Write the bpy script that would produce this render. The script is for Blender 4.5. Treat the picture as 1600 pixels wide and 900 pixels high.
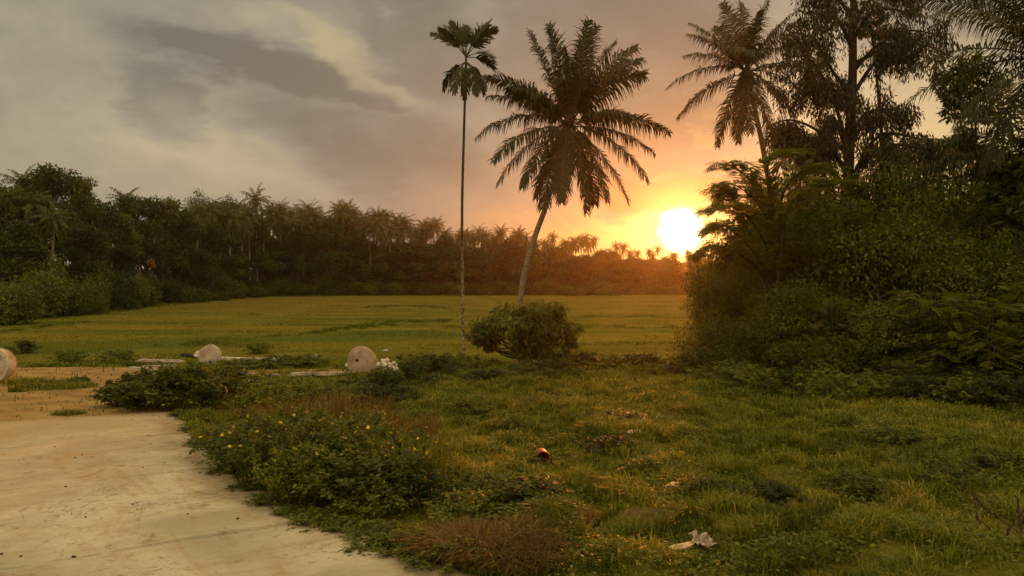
import bpy, math, random
import numpy as np
from math import radians as R, sin, cos, tan, pi, atan2, sqrt

for o in list(bpy.data.objects):
    bpy.data.objects.remove(o)
scene = bpy.context.scene
COL = scene.collection
EYE = 1.9            # eye height above the ground under the camera
F = 1156.0           # focal length in photograph pixels
HZ = 435.0           # row of the horizon

# ------------------------------------------------------------------ camera
cd = bpy.data.cameras.new('camera')
cam = bpy.data.objects.new('camera', cd)
COL.objects.link(cam)
cam.location = (0, 0, EYE)
cam.rotation_euler = (R(90), 0, 0)
cd.sensor_width = 36.0
cd.lens = 36.0 * F / 1600.0
cd.shift_y = -(450.0 - HZ) / 1600.0
cd.clip_start = 0.05
cd.clip_end = 6000
scene.camera = cam

SUN_AZ = math.degrees(math.atan((1064 - 800) / F))
SUN_EL = math.degrees(math.atan((HZ - 360) / F * cos(R(SUN_AZ))))
sd = (sin(R(SUN_AZ)) * cos(R(SUN_EL)), cos(R(SUN_AZ)) * cos(R(SUN_EL)), sin(R(SUN_EL)))

scene.view_settings.view_transform = 'Standard'
scene.view_settings.look = 'None'
scene.view_settings.exposure = 0.08
scene.view_settings.gamma = 1.0
scene.view_settings.use_curve_mapping = False
scene.render.resolution_x = 1024
scene.render.resolution_y = 576
try:
    scene.cycles.volume_bounces = 0
    scene.cycles.max_bounces = 6
    scene.cycles.diffuse_bounces = 3
    scene.cycles.transmission_bounces = 4
    scene.cycles.transparent_max_bounces = 8
    scene.cycles.use_denoising = True
    scene.cycles.sample_clamp_indirect = 4.0
except Exception:
    pass

# ------------------------------------------------------------------ node helper
class S:
    """A shader socket that takes + - * / and a few functions."""
    T = None
    def __init__(s, k): s.k = k
    @staticmethod
    def put(inp, v):
        if isinstance(v, S): S.T.links.new(v.k, inp)
        else: inp.default_value = v
    @staticmethod
    def m(op, *a, clamp=False):
        n = S.T.nodes.new('ShaderNodeMath'); n.operation = op; n.use_clamp = clamp
        for i, v in enumerate(a): S.put(n.inputs[i], v)
        return S(n.outputs[0])
    def __add__(s, o): return S.m('ADD', s, o)
    __radd__ = __add__
    def __mul__(s, o): return S.m('MULTIPLY', s, o)
    __rmul__ = __mul__
    def __sub__(s, o): return S.m('SUBTRACT', s, o)
    def __rsub__(s, o): return S.m('SUBTRACT', o, s)
    def __truediv__(s, o): return S.m('DIVIDE', s, o)
    def __pow__(s, o): return S.m('POWER', s, o)

def smooth(v, a, b, lo=0.0, hi=1.0):
    n = S.T.nodes.new('ShaderNodeMapRange'); n.interpolation_type = 'SMOOTHSTEP'
    S.put(n.inputs[0], v)
    for i, q in enumerate((a, b, lo, hi)): n.inputs[i + 1].default_value = q
    return S(n.outputs[0])

def mix(f, a, b, mode='MIX'):
    n = S.T.nodes.new('ShaderNodeMix'); n.data_type = 'RGBA'; n.blend_type = mode
    S.put(n.inputs[0], f)
    for inp, v in ((n.inputs[6], a), (n.inputs[7], b)):
        if isinstance(v, S): S.T.links.new(v.k, inp)
        else: inp.default_value = (*v, 1) if len(v) == 3 else v
    return S(n.outputs[2])

def vec(x, y, z):
    n = S.T.nodes.new('ShaderNodeCombineXYZ')
    for i, v in enumerate((x, y, z)): S.put(n.inputs[i], v)
    return S(n.outputs[0])

def sep(v):
    n = S.T.nodes.new('ShaderNodeSeparateXYZ'); S.T.links.new(v.k, n.inputs[0])
    return [S(o) for o in n.outputs]

def noise(v, scale, detail=4, rough=0.55, dist=0.0):
    n = S.T.nodes.new('ShaderNodeTexNoise'); n.inputs['Scale'].default_value = scale
    n.inputs['Detail'].default_value = detail; n.inputs['Roughness'].default_value = rough
    n.inputs['Distortion'].default_value = dist
    if v is not None: S.T.links.new(v.k, n.inputs['Vector'])
    return S(n.outputs[0])

def coord(which='Generated'):
    return S(S.T.nodes.new('ShaderNodeTexCoord').outputs[which])

def attr(name):
    n = S.T.nodes.new('ShaderNodeAttribute'); n.attribute_name = name
    return S(n.outputs['Fac'])

def ramp(f, stops):
    n = S.T.nodes.new('ShaderNodeValToRGB'); S.put(n.inputs[0], f)
    e = n.color_ramp.elements
    while len(e) < len(stops): e.new(0.5)
    for i, (p, c) in enumerate(stops):
        e[i].position = p; e[i].color = (*c, 1)
    return S(n.outputs[0])

# ------------------------------------------------------------------ sky
w = bpy.data.worlds.new('World'); scene.world = w; w.use_nodes = True
S.T = w.node_tree
for n in list(S.T.nodes): S.T.nodes.remove(n)
D = coord('Generated')
dx, dy, dz = sep(D)
DEG = 57.29578
az = S.m('ARCTAN2', dx, dy) * DEG
el = S.m('ARCSINE', dz) * DEG
elp = S.m('MAXIMUM', el, 0.0)

def azel(px, py):
    a = math.atan((px - 800) / F)
    return math.degrees(a), math.degrees(math.atan((HZ - py) / F * cos(a)))

nv = vec(dx * 1.0, dy * 1.0, dz * 2.6)
wz = noise(nv, 5.0, 4, 0.6)
wz2 = noise(vec(dx + 3.1, dy, dz * 2.6), 4.6, 4, 0.6)
az_w = az + (wz - 0.5) * 11.0
el_w = el + (wz2 - 0.5) * 7.0

def blob(px, py, sx, sy, rot=0.0, warp=True):
    """A soft patch of sky round a direction; sx and sy in photograph pixels."""
    a0, e0 = azel(px, py)
    k = 1156.0 / 57.3
    A, E = (az_w, el_w) if warp else (az, el)
    u, v = A - a0, E - e0
    c, s_ = cos(R(rot)), sin(R(rot))
    p = (u * c + v * s_) * (k / sx)
    q = (v * c - u * s_) * (k / sy)
    return S.m('EXPONENT', (p * p + q * q) * -1.0)

cv = vec(dx, dy, dz * 1.7)
n1 = noise(cv, 3.0, 6, 0.6, 0.2)
n2 = noise(vec(dx + 7.0, dy, dz * 2.0), 9.0, 8, 0.62, 0.35)
n3 = noise(vec(dx, dy + 5.0, dz * 2.6), 22.0, 6, 0.62)
n4 = noise(vec(dx + 2.0, dy, dz * 1.5), 15.0, 8, 0.66, 0.6)
puff = (n2 - 0.5) * 0.75 + (n4 - 0.5) * 0.55 + (n3 - 0.5) * 0.25
def mass(px, py, sx, sy, rot, lo=0.20, hi=0.66):
    """A cloud with a lobed edge."""
    return smooth(blob(px, py, sx, sy, rot) + puff, lo, hi)
seam = S.m('MAXIMUM', mass(520, 62, 95, 24, -34, .15, 1.15), mass(600, 112, 95, 20, -34, .15, 1.25) * 0.7)
light = (blob(290, 205, 85, 50, -20) * 0.5 + blob(140, 250, 190, 60, 0) * 0.42 + blob(90, 140, 110, 40, -5) * 0.35 + blob(60, 40, 130, 60, 0) * 0.22
         + blob(420, 265, 190, 26, -10) * 0.3 + blob(380, 25, 90, 26, 0) * 0.3 + blob(1250, 35, 50, 60, 0) * 0.9 + blob(1310, 130, 80, 90, 0) * 0.75
         + blob(1480, 180, 170, 80, 0) * 0.6 + blob(605, 18, 20, 10, -20) * 0.5)
dark = S.m('MAXIMUM', S.m('MAXIMUM', mass(395, 95, 215, 36, -6), mass(235, 150, 90, 44, -30) * 0.8), mass(545, 135, 95, 26, -22) * 0.85)
dark = S.m('MAXIMUM', dark, mass(560, 225, 205, 62, -12) * 0.62)
dark = S.m('MAXIMUM', dark, mass(690, 60, 170, 80, -25) * 0.72)
dark = S.m('MAXIMUM', dark, mass(960, 110, 210, 150, 0) * 0.80)
dark = S.m('MAXIMUM', dark, mass(1040, 290, 130, 26, 3) * 0.85)
dark = S.m('MAXIMUM', dark, mass(1430, 40, 130, 60, 0) * 0.3)
dark = S.m('MAXIMUM', dark, mass(320, 208, 26, 13, 0, .5, .8) * 0.5)
f = S.m('ADD', (smooth(n1, 0.36, 0.64) * 0.22 + 0.36) + puff * 0.62, light * 0.55 - dark * 0.50, clamp=True)
cloud = ramp(f, [(0.0, (0.160, 0.140, 0.112)), (0.30, (0.218, 0.194, 0.156)), (0.60, (0.306, 0.270, 0.202)), (1.0, (0.45, 0.375, 0.245))])
cloud = mix(seam * 0.7, cloud, (0.48, 0.385, 0.215))

# angle to the sun and warmth low over the horizon round it
cs = dx * sd[0] + dy * sd[1] + dz * sd[2]
ang = S.m('ARCCOSINE', S.m('MINIMUM', cs, 0.999999)) * DEG
daz = S.m('ABSOLUTE', az - SUN_AZ)
bank = S.m('MAXIMUM', mass(1035, 297, 105, 26, 2, .25, .6), mass(930, 235, 110, 34, -6, .3, .9) * 0.5)
pink = smooth(el_w, 8.5, 3.0) * smooth(daz, 34.0, 8.0)
cloud = mix(pink * 0.50, cloud, mix(f, (0.235, 0.150, 0.118), (0.60, 0.34, 0.20)))
low = smooth(el_w + (n2 - 0.5) * 7.0, 6.4, 3.2) * smooth(daz, 25.0, 5.0) * (1.0 - bank * 0.9)
cloud = mix(low * 0.92, cloud, ramp(smooth(ang, 18.0, 1.5), [(0.0, (0.58, 0.31, 0.135)), (0.6, (0.95, 0.52, 0.15)), (1.0, (1.25, 0.80, 0.28))]))
gl = smooth(n3 * 0.5 + n2 * 0.5, 0.52, 0.60) * S.m('EXPONENT', ang * -0.30) * 1.0 * (1.0 - bank * 0.8)
cloud = mix(S.m('MINIMUM', gl, 1.0), cloud, (1.15, 0.66, 0.20))
cloud = mix(bank * 0.85, cloud, mix(n4, (0.20, 0.125, 0.095), (0.42, 0.235, 0.14)))
halo = S.m('EXPONENT', ang * ang * -0.13)
cloud = mix(1.0, cloud, mix(S.m('EXPONENT', ang * -0.48), (0, 0, 0), (0.62, 0.17, 0.02)), 'ADD')
cloud = mix(1.0, cloud, mix(halo, (0, 0, 0), (1.6, 0.95, 0.22)), 'ADD')
disc = smooth(ang + (n3 - 0.5) * 0.9, 2.0, 0.45)
cloud = mix(disc, cloud, (7.0, 6.2, 4.2))
right = smooth(az, 16.0, 22.0) * smooth(el_w + (n2 - 0.5) * 10.0, 19.0, 7.0)
cloud = mix(right * 0.85, cloud, mix(n4, (0.52, 0.42, 0.22), (0.78, 0.60, 0.29)))

# unseen sky overhead and behind the viewer, brightened to light the ground
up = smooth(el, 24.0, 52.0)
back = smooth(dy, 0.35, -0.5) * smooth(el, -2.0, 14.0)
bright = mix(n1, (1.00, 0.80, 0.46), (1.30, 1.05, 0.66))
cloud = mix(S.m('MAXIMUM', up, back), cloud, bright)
below = smooth(el, 0.0, -3.0)
cloud = mix(below, cloud, (0.05, 0.045, 0.02))

sky = S.T.nodes.new('ShaderNodeTexSky'); sky.sky_type = 'NISHITA'; sky.sun_disc = False
sky.sun_elevation = R(SUN_EL); sky.sun_rotation = R(SUN_AZ)
sky.air_density = 1.5; sky.dust_density = 4.0; sky.ozone_density = 1.0
WS = 0.1
nish = mix(1.0, S(sky.outputs[0]), (0.15, 0.15, 0.15), 'MULTIPLY')
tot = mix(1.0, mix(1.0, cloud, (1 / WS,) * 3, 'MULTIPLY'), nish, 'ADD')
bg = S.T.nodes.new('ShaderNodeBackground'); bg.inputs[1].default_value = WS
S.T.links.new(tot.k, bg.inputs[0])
wo = S.T.nodes.new('ShaderNodeOutputWorld'); S.T.links.new(bg.outputs[0], wo.inputs[0])
w.cycles.sampling_method = 'MANUAL'
w.cycles.sample_map_resolution = 1024

# ------------------------------------------------------------------ sun
ld = bpy.data.lights.new('sun', 'SUN'); ld.energy = 3.2; ld.angle = R(1.0); ld.color = (1.0, 0.28, 0.04)
so = bpy.data.objects.new('sun', ld); COL.objects.link(so)
from mathutils import Vector
so.rotation_euler = Vector(sd).to_track_quat('Z', 'Y').to_euler()
so.location = (20, 60, 30)

# ------------------------------------------------------------------ materials
MATS = {}
def material(name, fn):
    if name in MATS: return MATS[name]
    m = bpy.data.materials.new(name); m.use_nodes = True
    S.T = m.node_tree
    for n in list(S.T.nodes): S.T.nodes.remove(n)
    out = S.T.nodes.new('ShaderNodeOutputMaterial')
    sh = fn(out)
    if sh is not None: S.T.links.new(sh, out.inputs[0])
    MATS[name] = m
    return m

def principled(col, rough=0.8, bump=None, bstr=0.3, bdist=0.02, spec=0.3, metal=0.0):
    p = S.T.nodes.new('ShaderNodeBsdfPrincipled')
    if isinstance(col, S): S.T.links.new(col.k, p.inputs['Base Color'])
    else: p.inputs['Base Color'].default_value = (*col, 1)
    S.put(p.inputs['Roughness'], rough)
    p.inputs['Specular IOR Level'].default_value = spec
    p.inputs['Metallic'].default_value = metal
    if bump is not None:
        b = S.T.nodes.new('ShaderNodeBump'); b.inputs['Strength'].default_value = bstr
        b.inputs['Distance'].default_value = bdist
        S.T.links.new(bump.k, b.inputs['Height']); S.T.links.new(b.outputs[0], p.inputs['Normal'])
    return p.outputs[0]

def leafmat(name, stops, trans=0.35, rough=0.55, spec=0.25, sat=(1.0, 1.05, 0.6), big=0.0):
    def fn(out):
        t = attr('tint')
        oi = S.T.nodes.new('ShaderNodeObjectInfo')
        t = t + (S(oi.outputs['Random']) - 0.5) * 0.22
        if big: t = t + (noise(coord('Object'), big, 2) - 0.5) * 0.5
        c = ramp(t, stops)
        p = principled(c, rough, spec=spec)
        tr = S.T.nodes.new('ShaderNodeBsdfTranslucent')
        c2 = mix(1.0, c, (sat[0] * 1.5, sat[1] * 1.5, sat[2]), 'MULTIPLY')
        S.T.links.new(c2.k, tr.inputs[0])
        mx = S.T.nodes.new('ShaderNodeMixShader'); mx.inputs[0].default_value = trans
        S.T.links.new(p, mx.inputs[1]); S.T.links.new(tr.outputs[0], mx.inputs[2])
        return mx.outputs[0]
    return material(name, fn)

M_dark = leafmat('leaf_dark', [(0, (0.018, 0.028, 0.003)), (0.5, (0.038, 0.054, 0.005)), (1, (0.085, 0.100, 0.010))])
M_mid = leafmat('leaf_mid', [(0, (0.036, 0.046, 0.004)), (0.5, (0.080, 0.092, 0.007)), (1, (0.165, 0.160, 0.016))])
M_light = leafmat('leaf_light', [(0, (0.055, 0.070, 0.005)), (0.5, (0.115, 0.125, 0.009)), (1, (0.200, 0.195, 0.018))])
M_frond = leafmat('frond_leaf', [(0, (0.020, 0.019, 0.003)), (0.5, (0.046, 0.041, 0.006)), (0.85, (0.082, 0.066, 0.011)), (1, (0.14, 0.08, 0.02))], trans=0.24)
M_brownleaf = leafmat('leaf_drooping', [(0, (0.022, 0.018, 0.006)), (0.5, (0.045, 0.036, 0.010)), (1, (0.085, 0.070, 0.016))], trans=0.25)
M_feather = leafmat('leaf_feathery', [(0, (0.036, 0.044, 0.003)), (0.5, (0.098, 0.106, 0.008)), (1, (0.215, 0.205, 0.017))], trans=0.40)
M_grass = leafmat('grass_blade', [(0, (0.055, 0.064, 0.004)), (0.35, (0.116, 0.128, 0.008)), (0.65, (0.200, 0.190, 0.015)), (0.85, (0.30, 0.22, 0.04)), (1, (0.44, 0.31, 0.11))], trans=0.30, rough=0.65, spec=0.15)
M_fieldgrass = leafmat('field_blade', [(0, (0.050, 0.064, 0.005)), (0.4, (0.118, 0.118, 0.008)), (0.75, (0.170, 0.136, 0.012)), (1, (0.24, 0.150, 0.025))], trans=0.3, rough=0.75, spec=0.1)
M_dry = leafmat('dry_grass', [(0, (0.07, 0.045, 0.012)), (0.5, (0.16, 0.095, 0.025)), (1, (0.32, 0.20, 0.07))], trans=0.2, rough=0.8, spec=0.1)
M_orange = leafmat('leaf_orange', [(0, (0.25, 0.09, 0.01)), (1, (0.45, 0.16, 0.015))])
M_flower = leafmat('petal', [(0, (0.62, 0.46, 0.02)), (1, (0.75, 0.58, 0.04))], trans=0.2)

M_ffrond = leafmat('far_frond_leaf', [(0, (0.030, 0.034, 0.005)), (0.5, (0.070, 0.076, 0.009)), (1, (0.15, 0.125, 0.02))], trans=0.3)
def bark(name, a, b, scale=1.0, rings=0.0):
    def fn(out):
        o = coord('Object')
        x, y, z = sep(o)
        n = noise(vec(x * 6 * scale, y * 6 * scale, z * 1.6 * scale), 3.0, 6, 0.65)
        f_ = smooth(n, 0.35, 0.66)
        if rings:
            rg = S.m('SINE', (z + (noise(o, 3.0, 2) - 0.5) * 0.12) * rings)
            f_ = S.m('MULTIPLY', f_, smooth(rg, -1.0, -0.55, 0.45, 1.0))
        return principled(mix(f_, a, b), 0.9, bump=f_, bstr=0.6, bdist=0.03, spec=0.15)
    return material(name, fn)

M_bark = bark('bark_grey_brown', (0.045, 0.032, 0.018), (0.14, 0.105, 0.065))
M_barkd = bark('bark_dark', (0.020, 0.014, 0.007), (0.065, 0.047, 0.026))
M_palmbark = bark('bark_palm', (0.12, 0.088, 0.055), (0.32, 0.24, 0.165), 1.0, 42.0)
M_twig = bark('bark_twig', (0.05, 0.026, 0.014), (0.17, 0.10, 0.06), 4.0)
def _areca(out):
    o = coord('Object'); x, y, z = sep(o)
    blotch = smooth(noise(vec(x * 9, y * 9, z * 4.2), 1.5, 4, 0.7), 0.42, 0.56)
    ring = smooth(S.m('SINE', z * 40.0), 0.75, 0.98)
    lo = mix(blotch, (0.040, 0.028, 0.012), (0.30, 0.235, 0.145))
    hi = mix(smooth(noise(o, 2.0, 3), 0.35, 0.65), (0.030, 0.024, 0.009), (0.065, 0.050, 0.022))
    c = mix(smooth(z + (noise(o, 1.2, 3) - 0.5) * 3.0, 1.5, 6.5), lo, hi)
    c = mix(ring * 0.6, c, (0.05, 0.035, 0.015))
    return principled(c, 0.85, spec=0.2)
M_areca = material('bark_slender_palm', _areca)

def _ground(out):
    o = coord('Object'); x, y, z = sep(o)
    fine = noise(o, 9.0, 6, 0.7)
    mid_ = noise(o, 0.8, 5, 0.6)
    soil = mix(smooth(fine, 0.35, 0.65), (0.075, 0.052, 0.016), (0.15, 0.105, 0.036))
    turf = mix(smooth(fine, 0.3, 0.7), (0.060, 0.058, 0.005), (0.130, 0.112, 0.012))
    near = mix(smooth(mid_, 0.50, 0.68), turf, soil)
    # the rice field: stretched patches, ripening and stubble
    fv = vec(x * 0.05, y * 0.16, 0.0)
    p1 = noise(fv, 1.0, 5, 0.6, 0.4)
    p2 = noise(vec(x * 0.8, y * 2.2, 0.0), 1.0, 5, 0.7)
    p1b = smooth(p1, 0.36, 0.62)
    fieldc = mix(p1b, (0.070, 0.088, 0.005), (0.160, 0.130, 0.012))
    fieldc = mix(smooth(y + (noise(vec(x*0.03, y*0.03, 0.0), 1.0, 3) - 0.5) * 60.0, 75.0, 110.0) * 0.5, fieldc, (0.185, 0.112, 0.018))
    fieldc = mix(smooth(p2, 0.40, 0.70) * 0.45, fieldc, (0.075, 0.072, 0.005))
    k = attr('field')
    c = mix(k, near, fieldc)
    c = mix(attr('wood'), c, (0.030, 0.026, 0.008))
    c = mix(smooth(attr('verge') + (fine - 0.5) * 0.5, 0.30, 0.75), c, mix(fine, (0.09, 0.06, 0.022), (0.20, 0.135, 0.055)))
    return principled(c, 0.95, bump=fine, bstr=0.6, bdist=0.04, spec=0.05)
M_ground = material('ground_turf', _ground)

def _dirt(out):
    o = coord('Object'); x, y, z = sep(o)
    a = noise(o, 0.9, 6, 0.65); b = noise(o, 14.0, 6, 0.7); c_ = noise(vec(x * 0.6 + y * 0.9, (y - x) * 0.12, 0.0), 1.6, 4)
    c = mix(smooth(a, 0.38, 0.62), (0.32, 0.200, 0.070), (0.205, 0.132, 0.050))
    c = mix(smooth(b, 0.50, 0.72) * 0.55, c, (0.15, 0.095, 0.032))
    c = mix(smooth(c_, 0.52, 0.66) * 0.5, c, (0.37, 0.26, 0.110))
    return principled(c, 0.95, bump=b + a, bstr=0.5, bdist=0.05, spec=0.05)
M_dirt = material('dirt_orange', _dirt)

def _slab(out):
    o = coord('Object'); x, y, z = sep(o)
    s_ = x * -0.574 + y * 0.819          # along the road
    l_ = x * 0.819 + y * 0.574           # across it
    a = noise(o, 0.45, 6, 0.6, 0.5)
    broom = noise(vec(l_ * 0.9, s_ * 2.2, 0.0), 1.1, 7, 0.72, 1.2)
    track = noise(vec(l_ * 1.3, s_ * 0.25, 0.0), 1.2, 6, 0.7, 1.2)
    fine = noise(o, 45.0, 6, 0.8)
    spk = noise(o, 11.0, 6, 0.75, 0.6)
    blot = noise(o, 1.7, 7, 0.75, 1.4)
    c = mix(smooth(a, 0.36, 0.64), (0.36, 0.305, 0.195), (0.55, 0.475, 0.320))
    c = mix(smooth(broom, 0.46, 0.70) * 0.5, c, (0.31, 0.215, 0.090))
    c = mix(smooth(track, 0.50, 0.64) * 0.45, c, (0.36, 0.225, 0.085))
    c = mix(smooth(fine, 0.45, 0.75) * 0.30, c, (0.22, 0.155, 0.07))
    c = mix(smooth(spk, 0.52, 0.70) * 0.55, c, (0.24, 0.165, 0.072))
    c = mix(smooth(blot, 0.55, 0.66) * 0.62, c, (0.21, 0.130, 0.050))
    c = mix(smooth(attr('rim'), 0.75, 0.0) * smooth(blot + spk, 0.75, 1.1, 0.15, 0.85), c, (0.16, 0.105, 0.045))
    crk = noise(o, 0.8, 5, 0.7, 0.8)
    c = mix(smooth(S.m('ABSOLUTE', crk - 0.47), 0.0045, 0.0012) * smooth(a, 0.48, 0.56) * 0.8, c, (0.08, 0.055, 0.025))
    far = smooth(s_ + (a - 0.5) * 3.0, 10.5, 15.0)
    c = mix(far * smooth(l_, 3.6, 1.2) * 0.55, c, (0.40, 0.26, 0.110))
    c = mix(far * smooth(l_, 2.4, 4.2) * 0.5, c, (0.62, 0.50, 0.29))
    hgt = broom * 0.5 + fine * 0.3 + spk * 0.4 + blot * 0.3
    return principled(c, 0.9, bump=hgt, bstr=0.7, bdist=0.02, spec=0.12)
M_slab = material('concrete_dusty', _slab)

def _conc(out):
    o = coord('Object')
    a = noise(o, 3.0, 6, 0.65); b = noise(o, 26.0, 5, 0.7)
    c = mix(smooth(a, 0.40, 0.60), (0.30, 0.235, 0.16), (0.52, 0.44, 0.33))
    c = mix(smooth(noise(o, 7.0, 6, 0.7), 0.56, 0.64) * 0.6, c, (0.15, 0.115, 0.06))
    c = mix(smooth(b, 0.55, 0.75) * 0.4, c, (0.20, 0.15, 0.09))
    return principled(c, 0.9, bump=b, bstr=0.4, bdist=0.01, spec=0.1)
M_conc = material('concrete_pale', _conc)
def _concp(out):
    o = coord('Object')
    a = noise(o, 2.4, 6, 0.65); b = noise(o, 30.0, 5, 0.7)
    c = mix(smooth(a, 0.40, 0.60), (0.28, 0.19, 0.125), (0.45, 0.325, 0.225))
    c = mix(smooth(noise(o, 7.0, 6, 0.7), 0.56, 0.66) * 0.5, c, (0.16, 0.10, 0.055))
    c = mix(smooth(b, 0.55, 0.75) * 0.4, c, (0.22, 0.13, 0.07))
    return principled(c, 0.9, bump=b, bstr=0.4, bdist=0.01, spec=0.1)
M_concp = material('concrete_pinkish', _concp)
def _white(out):
    o = coord('Object')
    a = noise(o, 5.0, 5, 0.65)
    return principled(mix(smooth(a, 0.35, 0.65), (0.42, 0.34, 0.25), (0.72, 0.62, 0.50)), 0.85, bump=a, bstr=0.4, bdist=0.02, spec=0.1)
M_white = material('stone_white', _white)
def _wood(out):
    o = coord('Object'); x, y, z = sep(o)
    a = noise(vec(x * 1.0, y * 14, z * 14), 2.0, 5, 0.65)
    return principled(mix(smooth(a, 0.35, 0.65), (0.17, 0.14, 0.10), (0.56, 0.48, 0.38)), 0.85, bump=a, bstr=0.4, bdist=0.01, spec=0.1)
M_wood = material('wood_weathered', _wood)
M_hole_shade = material('painted_hole_shade', lambda out: principled(mix(noise(coord('Object'), 20.0), (0.010, 0.007, 0.004), (0.03, 0.02, 0.01)), 0.95, spec=0.0))  # dark colour painted for the shade inside a hole
M_red = material('plastic_red', lambda out: principled(mix(smooth(noise(coord('Object'), 14.0, 5), 0.4, 0.7), (0.16, 0.022, 0.012), (0.30, 0.085, 0.050)), 0.55))
M_husk = material('husk_pale', lambda out: principled(mix(smooth(noise(coord('Object'), 30.0, 5), 0.35, 0.65), (0.42, 0.26, 0.11), (0.78, 0.58, 0.34)), 0.7))
M_scrap = material('scrap_pale', lambda out: principled(mix(smooth(noise(coord('Object'), 25.0, 5), 0.35, 0.65), (0.20, 0.155, 0.09), (0.50, 0.40, 0.27)), 0.5))
M_coco = material('coconut_husk', lambda out: principled(mix(noise(coord('Object'), 6.0), (0.06, 0.05, 0.01), (0.16, 0.11, 0.03)), 0.6))

# ------------------------------------------------------------------ mesh helper
class MB:
    def __init__(s): s.v = []; s.q = []; s.t = []; s.tq = []; s.tt = []; s.n = 0
    def verts(s, a):
        a = np.asarray(a, float).reshape(-1, 3); b = s.n; s.v.append(a); s.n += len(a); return b
    def quads(s, idx, tint=0.5):
        idx = np.asarray(idx, int).reshape(-1, 4)
        s.q.append(idx); s.tq.append(np.broadcast_to(np.asarray(tint, float), (len(idx),)))
    def tris(s, idx, tint=0.5):
        idx = np.asarray(idx, int).reshape(-1, 3)
        s.t.append(idx); s.tt.append(np.broadcast_to(np.asarray(tint, float), (len(idx),)))
    def mesh(s, name, mat, smooth_=False):
        me = bpy.data.meshes.new(name)
        V = np.concatenate(s.v) if s.v else np.zeros((0, 3))
        Q = np.concatenate(s.q) if s.q else np.zeros((0, 4), int)
        T = np.concatenate(s.t) if s.t else np.zeros((0, 3), int)
        tq = np.concatenate(s.tq) if s.tq else np.zeros(0)
        tt = np.concatenate(s.tt) if s.tt else np.zeros(0)
        me.vertices.add(len(V)); me.vertices.foreach_set('co', V.astype(np.float32).ravel())
        nl = Q.size + T.size
        me.loops.add(nl); me.loops.foreach_set('vertex_index', np.concatenate([Q.ravel(), T.ravel()]).astype(np.int32))
        me.polygons.add(len(Q) + len(T))
        st = np.concatenate([np.arange(len(Q)) * 4, Q.size + np.arange(len(T)) * 3]).astype(np.int32)
        me.polygons.foreach_set('loop_start', st)
        at_ = me.attributes.new('tint', 'FLOAT', 'FACE')
        at_.data.foreach_set('value', np.concatenate([tq, tt]).astype(np.float32))
        if smooth_: me.polygons.foreach_set('use_smooth', np.ones(len(Q) + len(T), bool))
        me.update(calc_edges=True); me.validate()
        if mat: me.materials.append(mat)
        return me
    def build(s, name, mat, parent=None, smooth_=False, loc=None):
        return link(name, s.mesh(name, mat, smooth_), parent, loc)

def link(name, me, parent=None, loc=None):
    o = bpy.data.objects.new(name, me); COL.objects.link(o)
    if parent is not None: o.parent = parent
    if loc is not None: o.location = loc
    return o

def tag(o, label=None, cat=None, group=None, kind=None):
    if label: o['label'] = label
    if cat: o['category'] = cat
    if group: o['group'] = group
    if kind: o['kind'] = kind
    return o

def thing(name, label, cat, loc=(0, 0, 0), rz=0.0, group=None):
    o = bpy.data.objects.new(name, None); COL.objects.link(o)
    o.empty_display_size = 0.3
    o.location = loc; o.rotation_euler = (0, 0, rz)
    return tag(o, label, cat, group)

def dup(root, loc, rz=0.0, sc=(1, 1, 1), label=None, group=None, cat=None):
    r = root.copy(); COL.objects.link(r); r.location = loc; r.rotation_euler = (0, 0, rz); r.scale = sc
    tag(r, label, cat, group)
    for ch in list(root.children):
        c = ch.copy(); COL.objects.link(c); c.parent = r
        for g in list(ch.children):
            d = g.copy(); COL.objects.link(d); d.parent = c
    return r

def unit(a):
    a = np.asarray(a, float)
    return a / np.maximum(np.linalg.norm(a, axis=-1, keepdims=True), 1e-9)

def tube(mb, pts, rad, sides=7, tint=0.5, cap=True):
    pts = np.asarray(pts, float); n = len(pts)
    rad = np.broadcast_to(np.asarray(rad, float), (n,))
    tg = np.gradient(pts, axis=0); tg = unit(tg)
    ref = np.array([0.0, 0.0, 1.0]) if abs(tg[0][2]) < 0.8 else np.array([1.0, 0.0, 0.0])
    rings = []
    for i in range(n):
        a = np.cross(tg[i], ref); a = a / max(np.linalg.norm(a), 1e-6); b = np.cross(tg[i], a); ref = np.cross(a, tg[i])
        th = np.arange(sides) * 2 * pi / sides
        rings.append(pts[i] + rad[i] * (np.cos(th)[:, None] * a + np.sin(th)[:, None] * b))
    b0 = mb.verts(np.concatenate(rings))
    idx = []
    for i in range(n - 1):
        for j in range(sides):
            k = (j + 1) % sides
            idx.append((b0 + i * sides + j, b0 + i * sides + k, b0 + (i + 1) * sides + k, b0 + (i + 1) * sides + j))
    mb.quads(idx, tint)
    if cap:
        for e, ring in ((0, 0), (n - 1, n - 1)):
            c = mb.verts([pts[e]])
            mb.tris([(c, b0 + ring * sides + j, b0 + ring * sides + (j + 1) % sides) for j in range(sides)], tint)

def curve(ctrl, n=12):
    """Catmull-Rom through control points."""
    P = [np.asarray(p, float) for p in ctrl]
    P = [2 * P[0] - P[1]] + P + [2 * P[-1] - P[-2]]
    out = []
    m = len(P) - 3
    for i in range(m):
        for t in np.linspace(0, 1, n, endpoint=(i == m - 1)):
            a, b, c, d = P[i:i + 4]
            out.append(0.5 * ((2 * b) + (c - a) * t + (2 * a - 5 * b + 4 * c - d) * t * t + (3 * b - a - 3 * c + d) * t ** 3))
    return np.array(out)

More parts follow.
